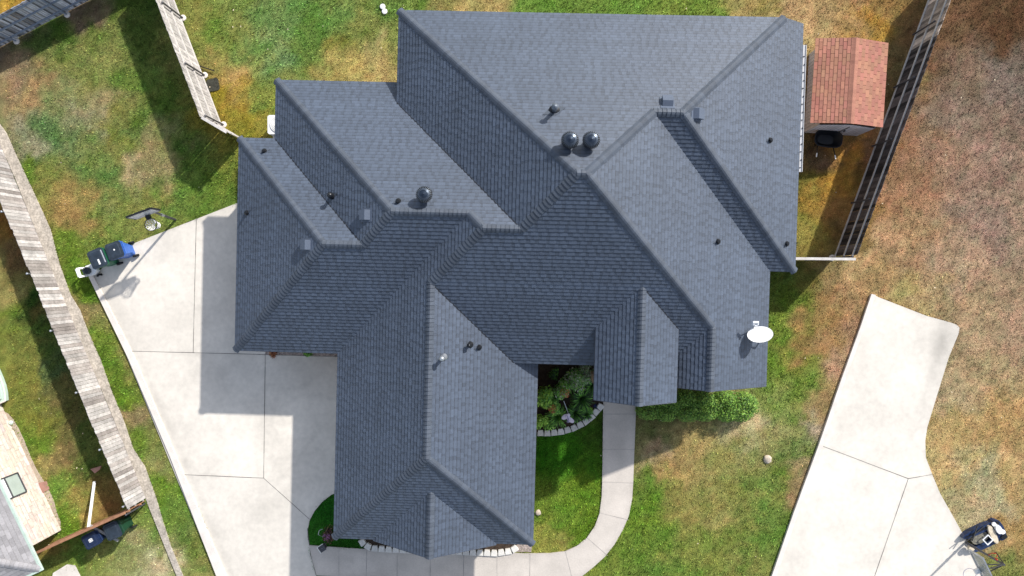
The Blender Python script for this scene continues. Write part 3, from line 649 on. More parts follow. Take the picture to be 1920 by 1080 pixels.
pipe_vent(881, 646, 'E9', 'upper of the two dark pipe vents', hgt=.28, r_=.05, cone=.12, cap_=True)
pipe_vent(832, 669, 'E9', 'bright metal flue pipe by the garage ridge', hgt=.50, r_=.06, cone=.12, head='galv', cap_=True)

def to_world(q): return Vector((q.x * ct - q.y * st, q.x * st + q.y * ct, q.z))
# satellite dish
b0 = to_world(onroof(1424, 641, 'E11')); cD = G(1425.5, 629.5, 3.62)
sd_ = thing('satellite_dish', 'white oval satellite dish on the eave above the east lawn', 'satellite dish', tuple(b0))
nd = Vector((-.24, .77, .60)).normalized(); ux = Vector((.96, .28, 0)); ux = (ux - nd * ux.dot(nd)).normalized(); uy = nd.cross(ux)
cl = cD - b0
m = MB(); rings = []
for j in range(7):
    r = j / 6
    rings.append([cl + ux * (.44 * r * math.cos(a)) + uy * (.40 * r * math.sin(a)) + nd * (.07 * r * r) for a in [2 * math.pi * i / 32 for i in range(32)]])
for s_, of in ((1, 0), (-1, -.012)):
    for j in range(6):
        for i in range(32):
            q = [rings[j][i], rings[j][(i + 1) % 32], rings[j + 1][(i + 1) % 32], rings[j + 1][i]]
            q = [p + nd * of for p in q]; m.face(q if s_ > 0 else q[::-1])
weld(m.build('reflector', 'white_plastic', sd_), 60)
m = MB(); m.tube((0, 0, -.05), Vector((0, 0, cl.z * .45)), .03); m.tube(Vector((0, 0, cl.z * .45)), cl - nd * .05, .03); m.box(cl - nd * .05, (.16, .16, .05), (ux, uy, nd)); m.build('mast', 'galv', sd_)
m = MB(); tip = cl + G(1417, 604, 3.95) - G(1425.5, 629.5, 3.62); st_ = cl - uy * .38 - nd * .0 if uy.z > 0 else cl + uy * .38
lowp = cl + Vector((-.10, -.05, -.33)); m.path([lowp, lowp + Vector((-.03, .3, .05)), tip - Vector((0, .05, 0))], .022); m.build('feed_arm', 'white_metal', sd_)
m = MB(); m.box(tip, (.20, .07, .08)); m.tube(tip + Vector((-.07, 0, 0)), tip + Vector((-.07, -.10, -.05)), .045); m.tube(tip + Vector((.07, 0, 0)), tip + Vector((.07, -.10, -.05)), .045); m.box(tip + Vector((.03, -.10, -.06)), (.09, .1, .08)); m.build('feed_horn', 'white_plastic', sd_)
# air conditioner by the north-west eave
q = G(521, 233.5, .85); ac = thing('air_conditioner', 'white box air conditioner half hidden by the northwest eave', 'air conditioner', (q.x, q.y, 0))
m = MB(); m.prism([(-.42, -.32), (-.36, -.38), (.36, -.38), (.42, -.32), (.42, .32), (.36, .38), (-.36, .38), (-.42, .32)], .06, .84); m.build('cabinet', 'white_plastic', ac)
m = MB(); m.lathe([(.33, .845), (.33, .86), (.10, .865), (.09, .88)], n=28)
for i in range(5): m.path([((.30 - i * .05) * math.cos(a), (.30 - i * .05) * math.sin(a), .872) for a in [2 * math.pi * j / 24 for j in range(25)]], .006, 4)
m.build('fan_guard', 'white_metal', ac)
m = MB(); m.box((0, 0, .02), (1, .95, .08)); m.build('pad', 'kerb', ac)

# ------------------------------------------------------------------ fences
def fence(name_lb, A, B, ht, board, rail, post, side, posts=(), rails=(.25, .95, 1.62), bt=(.8, 1.15), gap=.006, bw=.14, post_h=None, footing=True, group='weathered wooden fences', tone_fn=None, ragged=.02, post_mat='pole_dark', cap_board=False, bow=0.0):
    A = Vector((*A, 0)); B = Vector((*B, 0)); d = (B - A); L = d.length; d.normalize(); n = Vector((-d.y, d.x, 0)) * side
    f = thing('wooden_fence', name_lb, 'fence', tuple((A + B) / 2), 0, group); o = (A + B) / 2
    m = MB(); k = int(L / (bw + gap)); R = random.Random(int(L * 100))
    step = 0
    for i in range(k):
        if R.random() < .05: step = R.uniform(-ragged, ragged) * 1.5
        h = ht + R.uniform(-ragged, ragged) + step; s_ = (i + .5) * (bw + gap)
        c = A - o + d * s_ + n * R.uniform(-.004, .004) + Vector((0, 0, h / 2 + .03))
        t = R.uniform(*bt)
        if R.random() < .06: t *= 1.25
        if tone_fn: t = tuple(x * t for x in tone_fn(s_ / L))
        m.box(c, (bw * R.uniform(.94, 1.0), .018, h), (d, n, Vector((0, 0, 1))), t)
    m.build('plank_panel', board, f)
    for z in rails:
        m = MB(); m.bar(A - o + n * .035 + Vector((0, 0, z)), B - o + n * .035 + Vector((0, 0, z)), .04, .075); m.build('rail', rail, f)
    ph = post_h or ht - .05
    pm = MB(); pm.tube((0, 0, 0), (0, 0, ph), .034, n=10); pm.lathe([(.042, ph - .02), (.042, ph + .01), (.01, ph + .03)], n=10)
    p0 = None
    for s_ in posts:
        loc = A - o + d * s_ * L + n * .10
        if p0 is None:
            p0 = pm.build('post', post_mat, f); p0.location = loc
            if footing:
                fm_ = MB(); fm_.lathe([(.12, -.05), (.13, .035), (.10, .055), (.04, .06)], n=14); weld(fm_.build('footing', 'kerb', p0))
        else:
            c = dup(p0, f); c.location = loc
    if cap_board:
        m = MB(); m.bar(A - o + Vector((0, 0, ht + .05)), B - o + Vector((0, 0, ht + .05)), .10, .035); m.build('top_rail', rail, f)
    return f
dirt = lambda s_: [(1.2, 1.2, 1.2), (.92, .88, .86), (1.1, 1.1, 1.1), (.74, .70, .68), (1.12, 1.11, 1.1), (.95, .92, .90)][int(abs(math.sin(s_ * 57) * 2.99 + math.sin(s_ * 131) * 2.9)) % 6]
fence('long pale grey plank fence with dirt streaks beside the rubble edging', g2(-75, 85), g2(275, 936), 1.32, 'wood_old', 'rail_grey', 'galv', -1, posts=[.12, .245, .37, .5, .62, .75, .87, .99] , bt=(.85, 1.2), ragged=.025, tone_fn=dirt, post_h=1.40, post_mat='galv', rails=(.2, .75, 1.2))
fence('fence with rails shaded bluish grey crossing the top left corner', g2(-120, 152), g2(420, -132), 1.72, 'wood_shade', 'rail_shade', 'rail_shade', -1, posts=[.02, .279, .455, .63, .8], bt=(.25, 1.5), rails=(.3, .95, 1.58), post_mat='rail_shade', ragged=.015, bw=.085, gap=.012)  # uneven board tones paint in shade and light through the gaps
fence('bright pale fence with three white rails between the two upper lawns', g2(303, -60), g2(417, 240), 1.86, 'wood_old', 'rail_pale', 'pole_dark', 1, posts=[.318, .676, .985], bt=(.85, 1.2), rails=(.12, .85, 1.55), post_h=1.62)
fence('short pale fence panel joining the west corner of the house', g2(418, 240), g2(462, 266), 1.80, 'wood_old', 'rail_pale', 'pole_dark', 1, posts=[], bt=(1.0, 1.3), rails=(.5, 1.5), cap_board=True)
brown = lambda s_: (1.1, .98, .88) if s_ < .27 else (.20, .18, .185)
fence('long dark fence with three pale rails behind the red roofed shed', g2(1760, -52), g2(1564, 483), 1.86, 'wood_old', 'rail_pale', 'pole_dark', -1, footing=False, posts=[.22, .405, .61, .81], bt=(.25, 1.7), rails=(.10, .88, 1.60), post_h=1.45, tone_fn=brown)
fence('thin end-on fence from the east eave to the dark fence', g2(1452, 487), g2(1563, 488), 1.80, 'wood_old', 'rail_pale', 'pole_dark', 1, posts=[.97], bt=(1.0, 1.3), rails=(.4, 1.6), cap_board=True)
fence('reddish brown gate fence at the bottom left by the dark bins', g2(274, 938), g2(108, 1013), 1.45, 'wood_brown', 'wood_brown', 'pole_dark', 1, posts=[.02], bt=(.8, 1.2), rails=(.4, 1.2), cap_board=True, footing=False)
# boards leaning by the gate
bt_ = thing('board', 'white board leaning on the brown gate fence with its end in the grass', 'board', tuple(G(177, 903)))
m = MB(); m.bar(G(177, 903, .05), G(166, 988, 1.42), .10, .05); m.build('white_board', 'white_plastic', bt_, local=False)
bt_ = thing('board', 'short grey board lying across behind the dark bins', 'board', tuple(G(222, 1013)))
m = MB(); m.bar(G(168, 985, .95), G(222, 1014, .75), .10, .04); m.build('grey_board_piece', 'rail_grey', bt_, local=False)
# flat dark patch and thin rod by the pale fence
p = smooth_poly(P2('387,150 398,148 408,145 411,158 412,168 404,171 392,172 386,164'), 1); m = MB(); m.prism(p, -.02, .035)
tag(m.build('ground_patch', 'patch_dark'), 'dark square patch at the foot of the pale fence post', 'mat')
m = MB(); m.tube(G(366, 121, .03), G(402, 133, .1), .022); tag(m.build('streak', 'black_plastic'), 'thin black rod lying on the grass by the pale fence', 'streak')

# ------------------------------------------------------------------ shed
SE = 1.45; SR = 1.78
c_nw, c_ne, c_se, c_sw = G(1529.4, 71.7, SE), G(1665.5, 80.6, SE), G(1655, 239, SE), G(1519, 230.5, SE)
shed = thing('garden_shed', 'small shed with a terracotta shingle roof and white plank walls', 'shed', tuple(((c_nw + c_se) / 2).xy) + (0,))
r_n = (c_nw + c_ne) / 2; r_s = (c_sw + c_se) / 2; r_n.z = r_s.z = SR
m = MB()
def tile_plane(m, e0, e1, t0, t1, rows, R):
    """e0-e1 eave, t0-t1 top; rows of long tabs"""
    n = (e1 - e0).cross(t0 - e0).normalized()
    if n.z < 0: n = -n
    L = (e1 - e0).length
    for r in range(rows):
        a, b = r / rows, (r + 1) / rows; off = (r % 2) * .15; x = -off
        while x < L:
            x0, x1 = max(x, 0) / L, min(x + .288, L) / L
            if x1 > x0:
                f0, f1 = e0.lerp(t0, a), e1.lerp(t1, a); g0, g1 = e0.lerp(t0, b), e1.lerp(t1, b); hl = .014
                q = [f0.lerp(f1, x0) + n * hl, f0.lerp(f1, x1) + n * hl, g0.lerp(g1, x1) + n * .002, g0.lerp(g1, x0) + n * .002]
                if (q[1] - q[0]).cross(q[2] - q[1]).z < 0: q = q[::-1]
                t = R.uniform(.85, 1.12); tt = (t * R.uniform(.98, 1.06), t * R.uniform(.92, 1.12), t)
                m.face(q, tt)
                lo_ = [f0.lerp(f1, x0) - n * .003, f0.lerp(f1, x1) - n * .003, f0.lerp(f1, x1) + n * hl, f0.lerp(f1, x0) + n * hl]; m.face(lo_, .5)
            x += .30
    m.face([e0 - n * .004, e1 - n * .004, t1 - n * .004, t0 - n * .004], .35)
R = random.Random(5)
tile_plane(m, c_nw, c_sw, r_n, r_s, 10, R); tile_plane(m, c_se, c_ne, r_s, r_n, 10, R)
rf = m.build('roof', 'terracotta', shed, local=False)
m = MB()
for i in range(26):
    a = r_n.lerp(r_s, i / 26); b = r_n.lerp(r_s, (i + 1.1) / 26); e = (c_ne - c_nw).normalized() * .15; dz = Vector((0, 0, .035)); t = R.uniform(.9, 1.12)
    m.face([a - e - Vector((0, 0, .02)), b - e - Vector((0, 0, .028)), b + dz * .6, a + dz], t); m.face([a + dz, b + dz * .6, b + e - Vector((0, 0, .028)), a + e - Vector((0, 0, .02))], t)
m.build('ridge_caps', 'terracotta', rf, local=False)
# walls
b_sw, b_se = G(1507.5, 248.6), G(1606.7, 255); ln = (c_nw - c_sw); ln.z = 0; b_nw = b_sw + ln * .98; b_ne = b_se + ln * .98
def planked(m, a, b, topf, wd=.14):
    d = (b - a); L = d.length; d.normalize(); k = int(L / wd)
    n = Vector((d.y, -d.x, 0))
    for i in range(k):
        s0, s1 = L * i / k, L * (i + .93) / k; h0, h1 = topf(s0 / L), topf(s1 / L); t = R.uniform(.9, 1.08)
        p, q = a + d * s0, a + d * s1
        m.face([p, q, q + Vector((0, 0, h1)), p + Vector((0, 0, h0))], t)
        g = a + d * L * (i + 1) / k
        m.face([q, q - n * .02, q - n * .02 + Vector((0, 0, h1)), q + Vector((0, 0, h1))], .3); m.face([q - n * .02, g - n * .02, g - n * .02 + Vector((0, 0, h1)), q - n * .02 + Vector((0, 0, h1))], .3)
m = MB()
gable = lambda s_: SE - .03 + (SR - SE) * (1 - abs(s_ * 2 - 1)) * .95
planked(m, b_sw, b_se, gable); planked(m, b_se, b_ne, lambda s_: SE); planked(m, b_ne, b_nw, gable); planked(m, b_nw, b_sw, lambda s_: SE + .02)
m.build('wall', 'siding', shed, local=False)
m = MB()
mid = b_sw.lerp(b_se, .55); d_ = (b_se - b_sw).normalized(); nn = Vector((d_.y, -d_.x, 0))
m.box(mid + nn * .012 + Vector((0, 0, .72)), (.03, .015, 1.4), (d_, nn, Vector((0, 0, 1)))); m.box(mid + nn * .03 + d_ * .08 + Vector((0, 0, .8)), (.03, .05, .14), (d_, nn, Vector((0, 0, 1))))
m.build('door', 'pole_dark', shed, local=False)
# wheelbarrow in the shade of the shed
q = G(1541, 266); wb = thing('wheelbarrow', 'black wheelbarrow standing in the shadow against the shed wall', 'wheelbarrow', (q.x, q.y, 0), -.12)
m = MB(); tp = [(-.48, -.30), (.48, -.30), (.55, .30), (-.55, .30)]; bt2 = [(-.30, -.16), (.30, -.16), (.32, .2), (-.32, .2)]
def se(a, b, oy):
    o_ = []
    for i in range(20):
        t_ = 2 * math.pi * i / 20; c_, s_ = math.cos(t_), math.sin(t_); o_.append((math.copysign(abs(c_) ** .6, c_) * a, math.copysign(abs(s_) ** .6, s_) * b + oy))
    return o_
tp = se(.54, .33, 0); bt2 = se(.32, .19, .03)
for i in range(20):
    j = (i + 1) % 20
    m.face([(*bt2[i], .32), (*bt2[j], .32), (*tp[j], .62), (*tp[i], .62)]); m.face([(bt2[i][0] * .97, bt2[i][1] * .97, .34), (tp[i][0] * .97, tp[i][1] * .97, .62), (tp[j][0] * .97, tp[j][1] * .97, .62), (bt2[j][0] * .97, bt2[j][1] * .97, .34)])
    m.tube((*tp[i], .62), (*tp[j], .62), .018)
m.face([(*q_, .33) for q_ in bt2]); weld(m.build('tray', 'black_plastic', wb))
for s_ in (-1, 1):
    m = MB(); m.path([(s_ * .12, .55, .2), (s_ * .30, -.1, .3), (s_ * .36, -.60, .55)], .02); m.build('handle', 'wood_dark', wb)
    m = MB(); m.tube((s_ * .36, -.60, .55), (s_ * .38, -.76, .60), .024); m.build('grip', 'white_plastic', wb)
    m = MB(); m.path([(s_ * .28, -.1, .3), (s_ * .28, -.2, .0)], .018); m.build('leg', 'black_plastic', wb)
m = MB(); m.tube((-.05, .5, .18), (.05, .5, .18), .18, n=20); weld(m.build('wheel', 'rubber', wb))

# ------------------------------------------------------------------ wheeled bins (front = -x, hinge and wheels +x)
def bin_(name_lb, loc, rz, body, lid, logo, group, low=.98, lidname='lid', tall=1.05, wd=.66, dp=.60):
    r = thing('wheeled_bin', name_lb, 'bin', loc, rz, group)
    m = MB()
    def ring(z, fx0, fx1, w_, c=.06):
        return [(fx0, -w_ + c, z), (fx0 + c, -w_, z), (fx1 - c, -w_, z), (fx1, -w_ + c, z), (fx1, w_ - c, z), (fx1 - c, w_, z), (fx0 + c, w_, z), (fx0, w_ - c, z)]
    RR = [ring(.02, -.20, .22, wd * .36), ring(.3, -.22, .24, wd * .38), ring(.32, -.22, .30, wd * .38, .1), ring(low - .10, -.29, .31, wd * .46), ring(low - .09, -.31, .33, wd * .49), ring(low, -.31, .33, wd * .49)]
    for a, b in zip(RR, RR[1:]):
        for i in range(8): m.face([a[i], a[(i + 1) % 8], b[(i + 1) % 8], b[i]])
    m.face(RR[0][::-1]); m.face(RR[-1]); m.tube((.36, -wd * .4, low - .03), (.36, wd * .4, low - .03), .018)
    m.build('body', body, r)
    m = MB(); L0 = ring(low + .005, -.34, .30, wd * .51, .07); L1 = ring(low + .045, -.34, .30, wd * .51, .07); L2 = ring(low + .05, -.29, .25, wd * .43, .06); L3 = ring(tall, -.24, .20, wd * .38, .06)
    for a, b in ((L0, L1), (L1, L2), (L2, L3)):
        for i in range(8): m.face([a[i], a[(i + 1) % 8], b[(i + 1) % 8], b[i]])
    m.face(L3); m.face(L0[::-1]); lo_ = m.build('lid', lid, r)
    m = MB(); m.box((.245, 0, low + .056), (.035, wd * .72, .012)); m.build('lid_rib', 'board_face' if logo == 'bar' else lid, lo_)
    if logo:
        m = MB()
        if logo == 'bar':
            for y in (-.13, .0, .13) : pass
            m.face([(-.02, -.27, tall + .004), (.05, -.27, tall + .004), (.05, -.05, tall + .004), (-.02, -.05, tall + .004)])
            o = m.build('lid_sticker', 'white_plastic', lo_)
        elif logo == 'crest':
            for x, y, a, b in ((0, 0, .16, .05), (0, .055, .10, .03), (0, -.055, .10, .03), (.07, .0, .03, .12), (-.07, 0, .03, .12)): m.box((x, y, tall + .002), (a, b, .006))
            m.build('lid_mark', 'white_plastic', lo_)
        elif logo == 'dot':
            m.lathe([(.035, tall), (.02, tall + .004)], c=(0, .03, 0), n=10); m.build('lid_mark', 'white_plastic', lo_)
    for s_ in (-1, 1):
        m = MB(); m.tube((.26, s_ * wd * .39, .13), (.26, s_ * wd * .47, .13), .13, n=18); weld(m.build('wheel', 'rubber', r))
    return r
GB = 'wheeled bins'
q = G(243, 471.5); bin_('blue wheeled bin with a dark lid at the corner of the driveway', (q.x, q.y, 0), .36, 'blue_plastic', 'lid_plastic', 'dot', GB)
q = G(212, 485.5); bin_('green wheeled bin with a dark lid beside the blue bin', (q.x, q.y, 0), .40, 'green_plastic', 'lid_plastic', 'bar', GB, wd=.74)
q = G(239, 978); bin_('dark green bin with black lid nearest the fence corner', (q.x, q.y, 0), .42, 'dark_green_plastic', 'lid_plastic', None, GB)
q = G(200, 995); bin_('dark navy bin with a white mark on its lid behind the gate', (q.x, q.y, 0), .5, 'navy_plastic', 'navy_lid', 'crest', GB, wd=.58)
# white wheeled cart next to the bins
q = G(180, 506); wc = thing('garden_cart', 'small white wheeled cart with a looped handle next to the green bin', 'cart', (q.x, q.y, 0), .35)
m = MB(); m.prism(smooth_poly([(-.28, -.22), (.22, -.22), (.22, .22), (-.28, .22)], 1), .14, .34); m.build('body', 'white_plastic', wc)
m = MB(); m.lathe([(.15, .34), (.16, .45), (.13, .5), (.03, .52)], c=(-.12, 0, 0), n=8)
for i in range(4): m.box((-.22 + i * .07, 0, .53), (.02, .26, .02))
m.build('reel', 'lid_plastic', wc)
m = MB(); h_ = [(-.25, -.17, .3), (-.30, -.17, .50), (-.40, -.17, .60), (-.40, .17, .60), (-.30, .17, .50), (-.25, .17, .3)]
for a, b in zip(h_, h_[1:]): m.bar(a, b, .075, .03)
m.box((-.33, 0, .57), (.05, .30, .03)); m.build('handle', 'white_plastic', wc)
for s_ in (-1, 1):
    m = MB(); m.tube((.12, s_ * .24, .1), (.12, s_ * .31, .1), .11, n=16); w_ = weld(m.build('wheel', 'rubber', wc)); m = MB(); m.tube((.12, s_ * .315, .1), (.12, s_ * .318, .1), .045, n=12); m.build('hub', 'white_plastic', w_)

# ------------------------------------------------------------------ basketball hoops
h1 = thing('basketball_hoop', 'basketball hoop with white net on the lawn above the bins', 'basketball hoop', tuple(G(329, 412)), 0, 'basketball hoops')
zb = 2.35; B0, B1 = G(255.5, 411, zb), G(300, 394.5, zb); zt = zb + .62; T0_, T1_ = G(239, 407.5, zt), G(286, 391.5, zt)
T0_, T1_ = B0 + Vector((0, 0, .62)), B1 + Vector((0, 0, .62))
dB = (B1 - B0).normalized(); nB = Vector((dB.y, -dB.x, 0)); mB = (B0 + B1) / 2
m = MB(); m.box(mB + Vector((0, 0, .31)), ((B1 - B0).length, .035, .62), (dB, nB, Vector((0, 0, 1)))); bb = m.build('backboard', 'board_face', h1, local=False)
m = MB()
for a, b in ((B0, B1), (B0, T0_), (B1, T1_), (T0_, T1_)): m.bar(a - nB * .02, b - nB * .02, .07, .07)
m.build('frame', 'dark_metal', bb, local=False)
m = MB(); rc = mB + nB * .40 + Vector((0, 0, .06)); rr = .235
pts = [rc + Vector((rr * math.cos(a), rr * math.sin(a), 0)) for a in [2 * math.pi * i / 24 for i in range(25)]]; m.path(pts, .014); m.box(mB + nB * .10 + Vector((0, 0, .04)), (.16, .2, .12), (dB, nB, Vector((0, 0, 1)))); m.build('rim', 'dark_metal', h1, local=False)
m = MB()
def netp(a, t): r = rr * (1 - .5 * min(1, t * 1.25)); return rc + Vector((r * math.cos(a) + .02 * t, r * math.sin(a), -.42 * t))
for i in range(12):
    a = 2 * math.pi * i / 12
    for s_ in (-1, 1): m.path([netp(a + s_ * .26 * (k % 2), k / 5) for k in range(6)], .011, 4)
m.path([netp(2 * math.pi * i / 12, 1) for i in range(13)], .012, 4)
m.build('net', 'white_plastic', h1, local=False)
m = MB(); pt = mB - nB * .16 + dB * .10 + Vector((0, 0, .12)); m.tube(G(329, 412, 0), G(329, 412).lerp(pt, .5), .05); m.tube(G(329, 412).lerp(pt, .47), pt, .042); m.build('pole', 'pole_dark', h1, local=False)
m = MB(); m.tube(pt, mB + Vector((0, 0, .4)) , .02); m.tube(pt + Vector((0, 0, -.25)), mB + Vector((0, 0, .08)), .02); m.tube(G(329, 412).lerp(pt, .45), G(329, 412).lerp(pt, .53), .056); m.build('bracket', 'galv', h1, local=False)
# second hoop, bottom right
h2 = thing('basketball_hoop', 'portable basketball hoop with grey backboard at the lower right driveway edge', 'basketball hoop', tuple(G(1812, 1018)), 0, 'basketball hoops')
pb = G(1809, 1016); top = G(1883, 1059, 2.45)
m = MB(); m.tube(pb + Vector((0, 0, .1)), pb.lerp(top, .45) , .05); m.tube(pb.lerp(top, .42), top, .042)
for k_ in (.18, .3): m.lathe([(.06, -.03), (.06, .03)], c=tuple(pb.lerp(top, k_)), n=10)
m.build('pole', 'pole_dark', h2, local=False)
# base tank: two long tubs joined at the far end
ax = (G(1866, 985) - G(1808, 1012)); ax.z = 0; Lb = ax.length; ax.normalize(); pn = Vector((-ax.y, ax.x, 0)); bc = G(1838, 1002)
def bx(m, u0, u1, v0, v1, z0, z1, t=None):
    P = smooth_poly([tuple((bc + ax * u + pn * v).xy) for u, v in ((u0, v0), (u1, v0), (u1, v1), (u0, v1))], 2); m.prism(P, z0, z1, t)
m = MB(); bx(m, -.78, .62, .18, .44, 0, .26); bx(m, -.70, .60, -.46, -.22, 0, .24); bx(m, .40, .85, -.44, .44, 0, .27); bx(m, -.5, .5, -.3, .3, 0, .10); tank = m.build('base_tank', 'navy_plastic', h2, local=False)
m = MB(); bx(m, -.74, .50, .28, .34, .26, .29); bx(m, .5, .75, .25, .38, .27, .33); bx(m, .55, .8, -.38, -.22, .27, .34); m.build('tank_ridge', 'black_plastic', tank, local=False)
m = MB(); bx(m, .20, .42, -.40, .38, .26, .36); m.build('ballast_board', 'cream', h2, local=False); m = MB(); bx(m, -.80, -.55, -.28, -.08, .2, .32); m.build('ballast_board', 'cream', h2, local=False)
m = MB(); bx(m, -.52, .18, -.20, .20, .10, .22); m.build('ballast', 'clutter', h2, local=False)
m = MB(); bx(m, .46, .68, -.06, .30, .30, .44); bx(m, .6, .78, -.14, .02, .30, .40); bx(m, .44, .6, .28, .42, .3, .36); m.build('ballast_sack', 'white_plastic', h2, local=False)
m = MB(); cq = bc + ax * .02 + pn * -.10 + Vector((0, 0, .36)); e1 = (ax * .95 + pn * .3).normalized(); e2 = Vector((-e1.y, e1.x, 0))
for s_ in (-1, 1): m.box(cq + e1 * s_ * .14, (.035, .315, .04), (e1, e2, Vector((0, 0, 1)))); m.box(cq + e2 * s_ * .14, (.245, .035, .04), (e1, e2, Vector((0, 0, 1))))
m.build('square_frame', 'white_plastic', h2, local=False)
m = MB(); m.tube(G(1833, 985, .3), G(1823, 1014, .5), .025); m.tube(G(1845, 987, .3), G(1812, 1015, .45), .02); m.build('strut', 'black_plastic', h2, local=False)
zb = 2.35; C0, C1 = G(1818, 1031, zb), G(1850, 1098, zb); dB = (C1 - C0); dB.z = 0; Lc = 1.12; dB.normalize(); nB = Vector((-dB.y, dB.x, 0)) ; mB = C0 + dB * .80
C1 = C0 + dB * 1.6
zh = .75
m = MB(); nB = Vector((dB.y, -dB.x, 0)); m.box(C0 + dB * .8 + Vector((0, 0, zh / 2)), (1.6, .03, zh), (dB, nB, Vector((0, 0, 1)))); bb = m.build('backboard', 'grey_board', h2, local=False)
m = MB(); m.bar(C0 + Vector((0, 0, -.01)), C1 + Vector((0, 0, -.01)), .06, .06); m.bar(C0, C0 + Vector((0, 0, zh)), .05, .05); m.bar(C0 + Vector((0, 0, zh)), C1 + Vector((0, 0, zh)), .04, .05); m.build('frame', 'galv', bb, local=False)
rc = mB + nB * .42 + Vector((0, 0, .06))
if (rc - G(1816, 1070, zb)).length > (mB - nB * .42 - G(1816, 1070, zb)).length: nB = -nB; rc = mB + nB * .42 + Vector((0, 0, .06))
m = MB(); m.path([rc + Vector((.235 * math.cos(a), .235 * math.sin(a), 0)) for a in [2 * math.pi * i / 24 for i in range(25)]], .011); rimo = m.build('rim', 'pinkish', h2, local=False)
m = MB(); m.box(mB + nB * .12 + Vector((0, 0, .06)), (.17, .18, .1), (dB, nB, Vector((0, 0, 1)))); m.build('rim_bracket', 'white_plastic', rimo, local=False)
m = MB(); m.box(mB - nB * .06 + Vector((0, 0, .1)), (.22, .08, .2), (dB, nB, Vector((0, 0, 1))))
for o_, z_ in ((-.30, .55), (-.05, .50), (.22, .12)): m.tube(mB - nB * .05 + dB * o_ + Vector((0, 0, z_ * .5)), top + Vector((0, 0, -.02)), .022)
m.tube(G(1852, 1039, 1.6), G(1868, 1036, 1.9), .015); m.tube(G(1868, 1036, 1.9), top, .018); m.build('lift_arm', 'black_plastic', h2, local=False)
m = MB(); m.path([G(1853, 1041, 1.7), G(1860, 1037, 1.85), G(1870, 1038, 1.95), G(1869, 1045, 2.0)], .012); m.tube(G(1866, 1046, 2.0), G(1872, 1053, 2.1), .03); m.build('crank_handle', 'red_plastic', h2, local=False)

# ------------------------------------------------------------------ neighbour's house, lower left
NE_ = thing('neighbour_house', 'neighbouring pale stone house with a light grey roof at the bottom left', 'house', tuple(G(115, 994)))
w0, w1 = G(-62, 625), G(115, 994); dw = (w1 - w0).normalized(); nw = Vector((dw.y, -dw.x, 0))
if nw.x > 0: nw = -nw          # into the building
m = MB()
R = random.Random(3); Lw = (w1 - w0).length
for r in range(13):
    s_ = -R.random() * .5
    while s_ < Lw:
        L_ = R.uniform(.35, .8); a0, a1 = max(0, s_), min(Lw, s_ + L_); z0, z1 = r * .2, r * .2 + .19
        if a1 > a0 + .02: 
            t = R.uniform(.86, 1.12); of = R.uniform(0, .012); tt = (t * R.uniform(1, 1.05), t * R.uniform(.93, 1.02), t * R.uniform(.9, 1.02))
            p, q = w0 + dw * a0 - nw * of, w0 + dw * (a1 - .012) - nw * of; m.face([p + Vector((0, 0, z0)), q + Vector((0, 0, z0)), q + Vector((0, 0, z1)), p + Vector((0, 0, z1))], tt)
        s_ += L_
for a, b in ((w0, w1), (w1, w1 + nw * 8)): m.face([a + nw * .012, b + nw * .012, b + nw * .012 + Vector((0, 0, 2.7)), a + nw * .012 + Vector((0, 0, 2.7))], .9)
m.face([w1, w1 + nw * 8, w1 + nw * 8 + Vector((0, 0, 2.7)), w1 + Vector((0, 0, 2.7))], 1)
m.build('wall', 'limestone', NE_, local=False)
wc0 = G(40, 883, .8); wc1 = G(55.5, 919, .8); 
pa = w0 + dw * (wc0 - w0).dot(dw); pb_ = w0 + dw * (wc1 - w0).dot(dw)
m = MB(); U = Vector((0, 0, 1)); mid = (pa + pb_) / 2; wl = (pb_ - pa).length
for s_ in (-1, 1): m.box(mid + dw * s_ * wl / 2 + U * 1.55 - nw * .02, (.05, .09, 1.45), (dw, nw, U)); m.box(mid + U * (1.55 + s_ * .72) - nw * .02, (wl, .09, .05), (dw, nw, U))
m.box(mid + U * 1.55 - nw * .02, (wl, .09, .05), (dw, nw, U)); wf = m.build('window', 'pole_dark', NE_, local=False)
m = MB(); m.box(mid + U * 1.17 - nw * .015, (wl - .05, .03, .68), (dw, nw, U)); m.build('pane', 'pane_pale', wf, local=False)
m = MB(); m.box(mid + U * 1.91 - nw * .015, (wl - .05, .04, .66), (dw, nw, U)); m.build('pane', 'white_plastic', wf, local=False)
c0 = G(73.5, 1067.5, 2.6); 
e0 = c0 - dw * 19; in2 = -dw
m = MB(); PTn = .5
def pl_pt(s_, t_): return c0 - dw * s_ + nw * t_ + Vector((0, 0, PTn * t_))
R = random.Random(9); rows = 34; dt = .14
nrm = (pl_pt(1, 0) - pl_pt(0, 0)).cross(pl_pt(0, 1) - pl_pt(0, 0)).normalized()
if nrm.z < 0: nrm = -nrm
for r in range(rows):
    t0_, t1_ = r * dt, (r + 1) * dt; s_ = t0_ - R.random() * .3
    while s_ < 9:
        L_ = R.uniform(.14, .34); a0 = max(s_, t0_); a1 = s_ + L_
        if a1 > a0: m.face([pl_pt(a0, t0_) + nrm * .016, pl_pt(a1, t0_) + nrm * .016, pl_pt(max(a1, t1_), t1_), pl_pt(max(a0, t1_), t1_)], R.uniform(.82, 1.15))
        s_ += L_
def pl_s(s_, t_): return c0 + nw * s_ - dw * t_ + Vector((0, 0, PTn * t_))
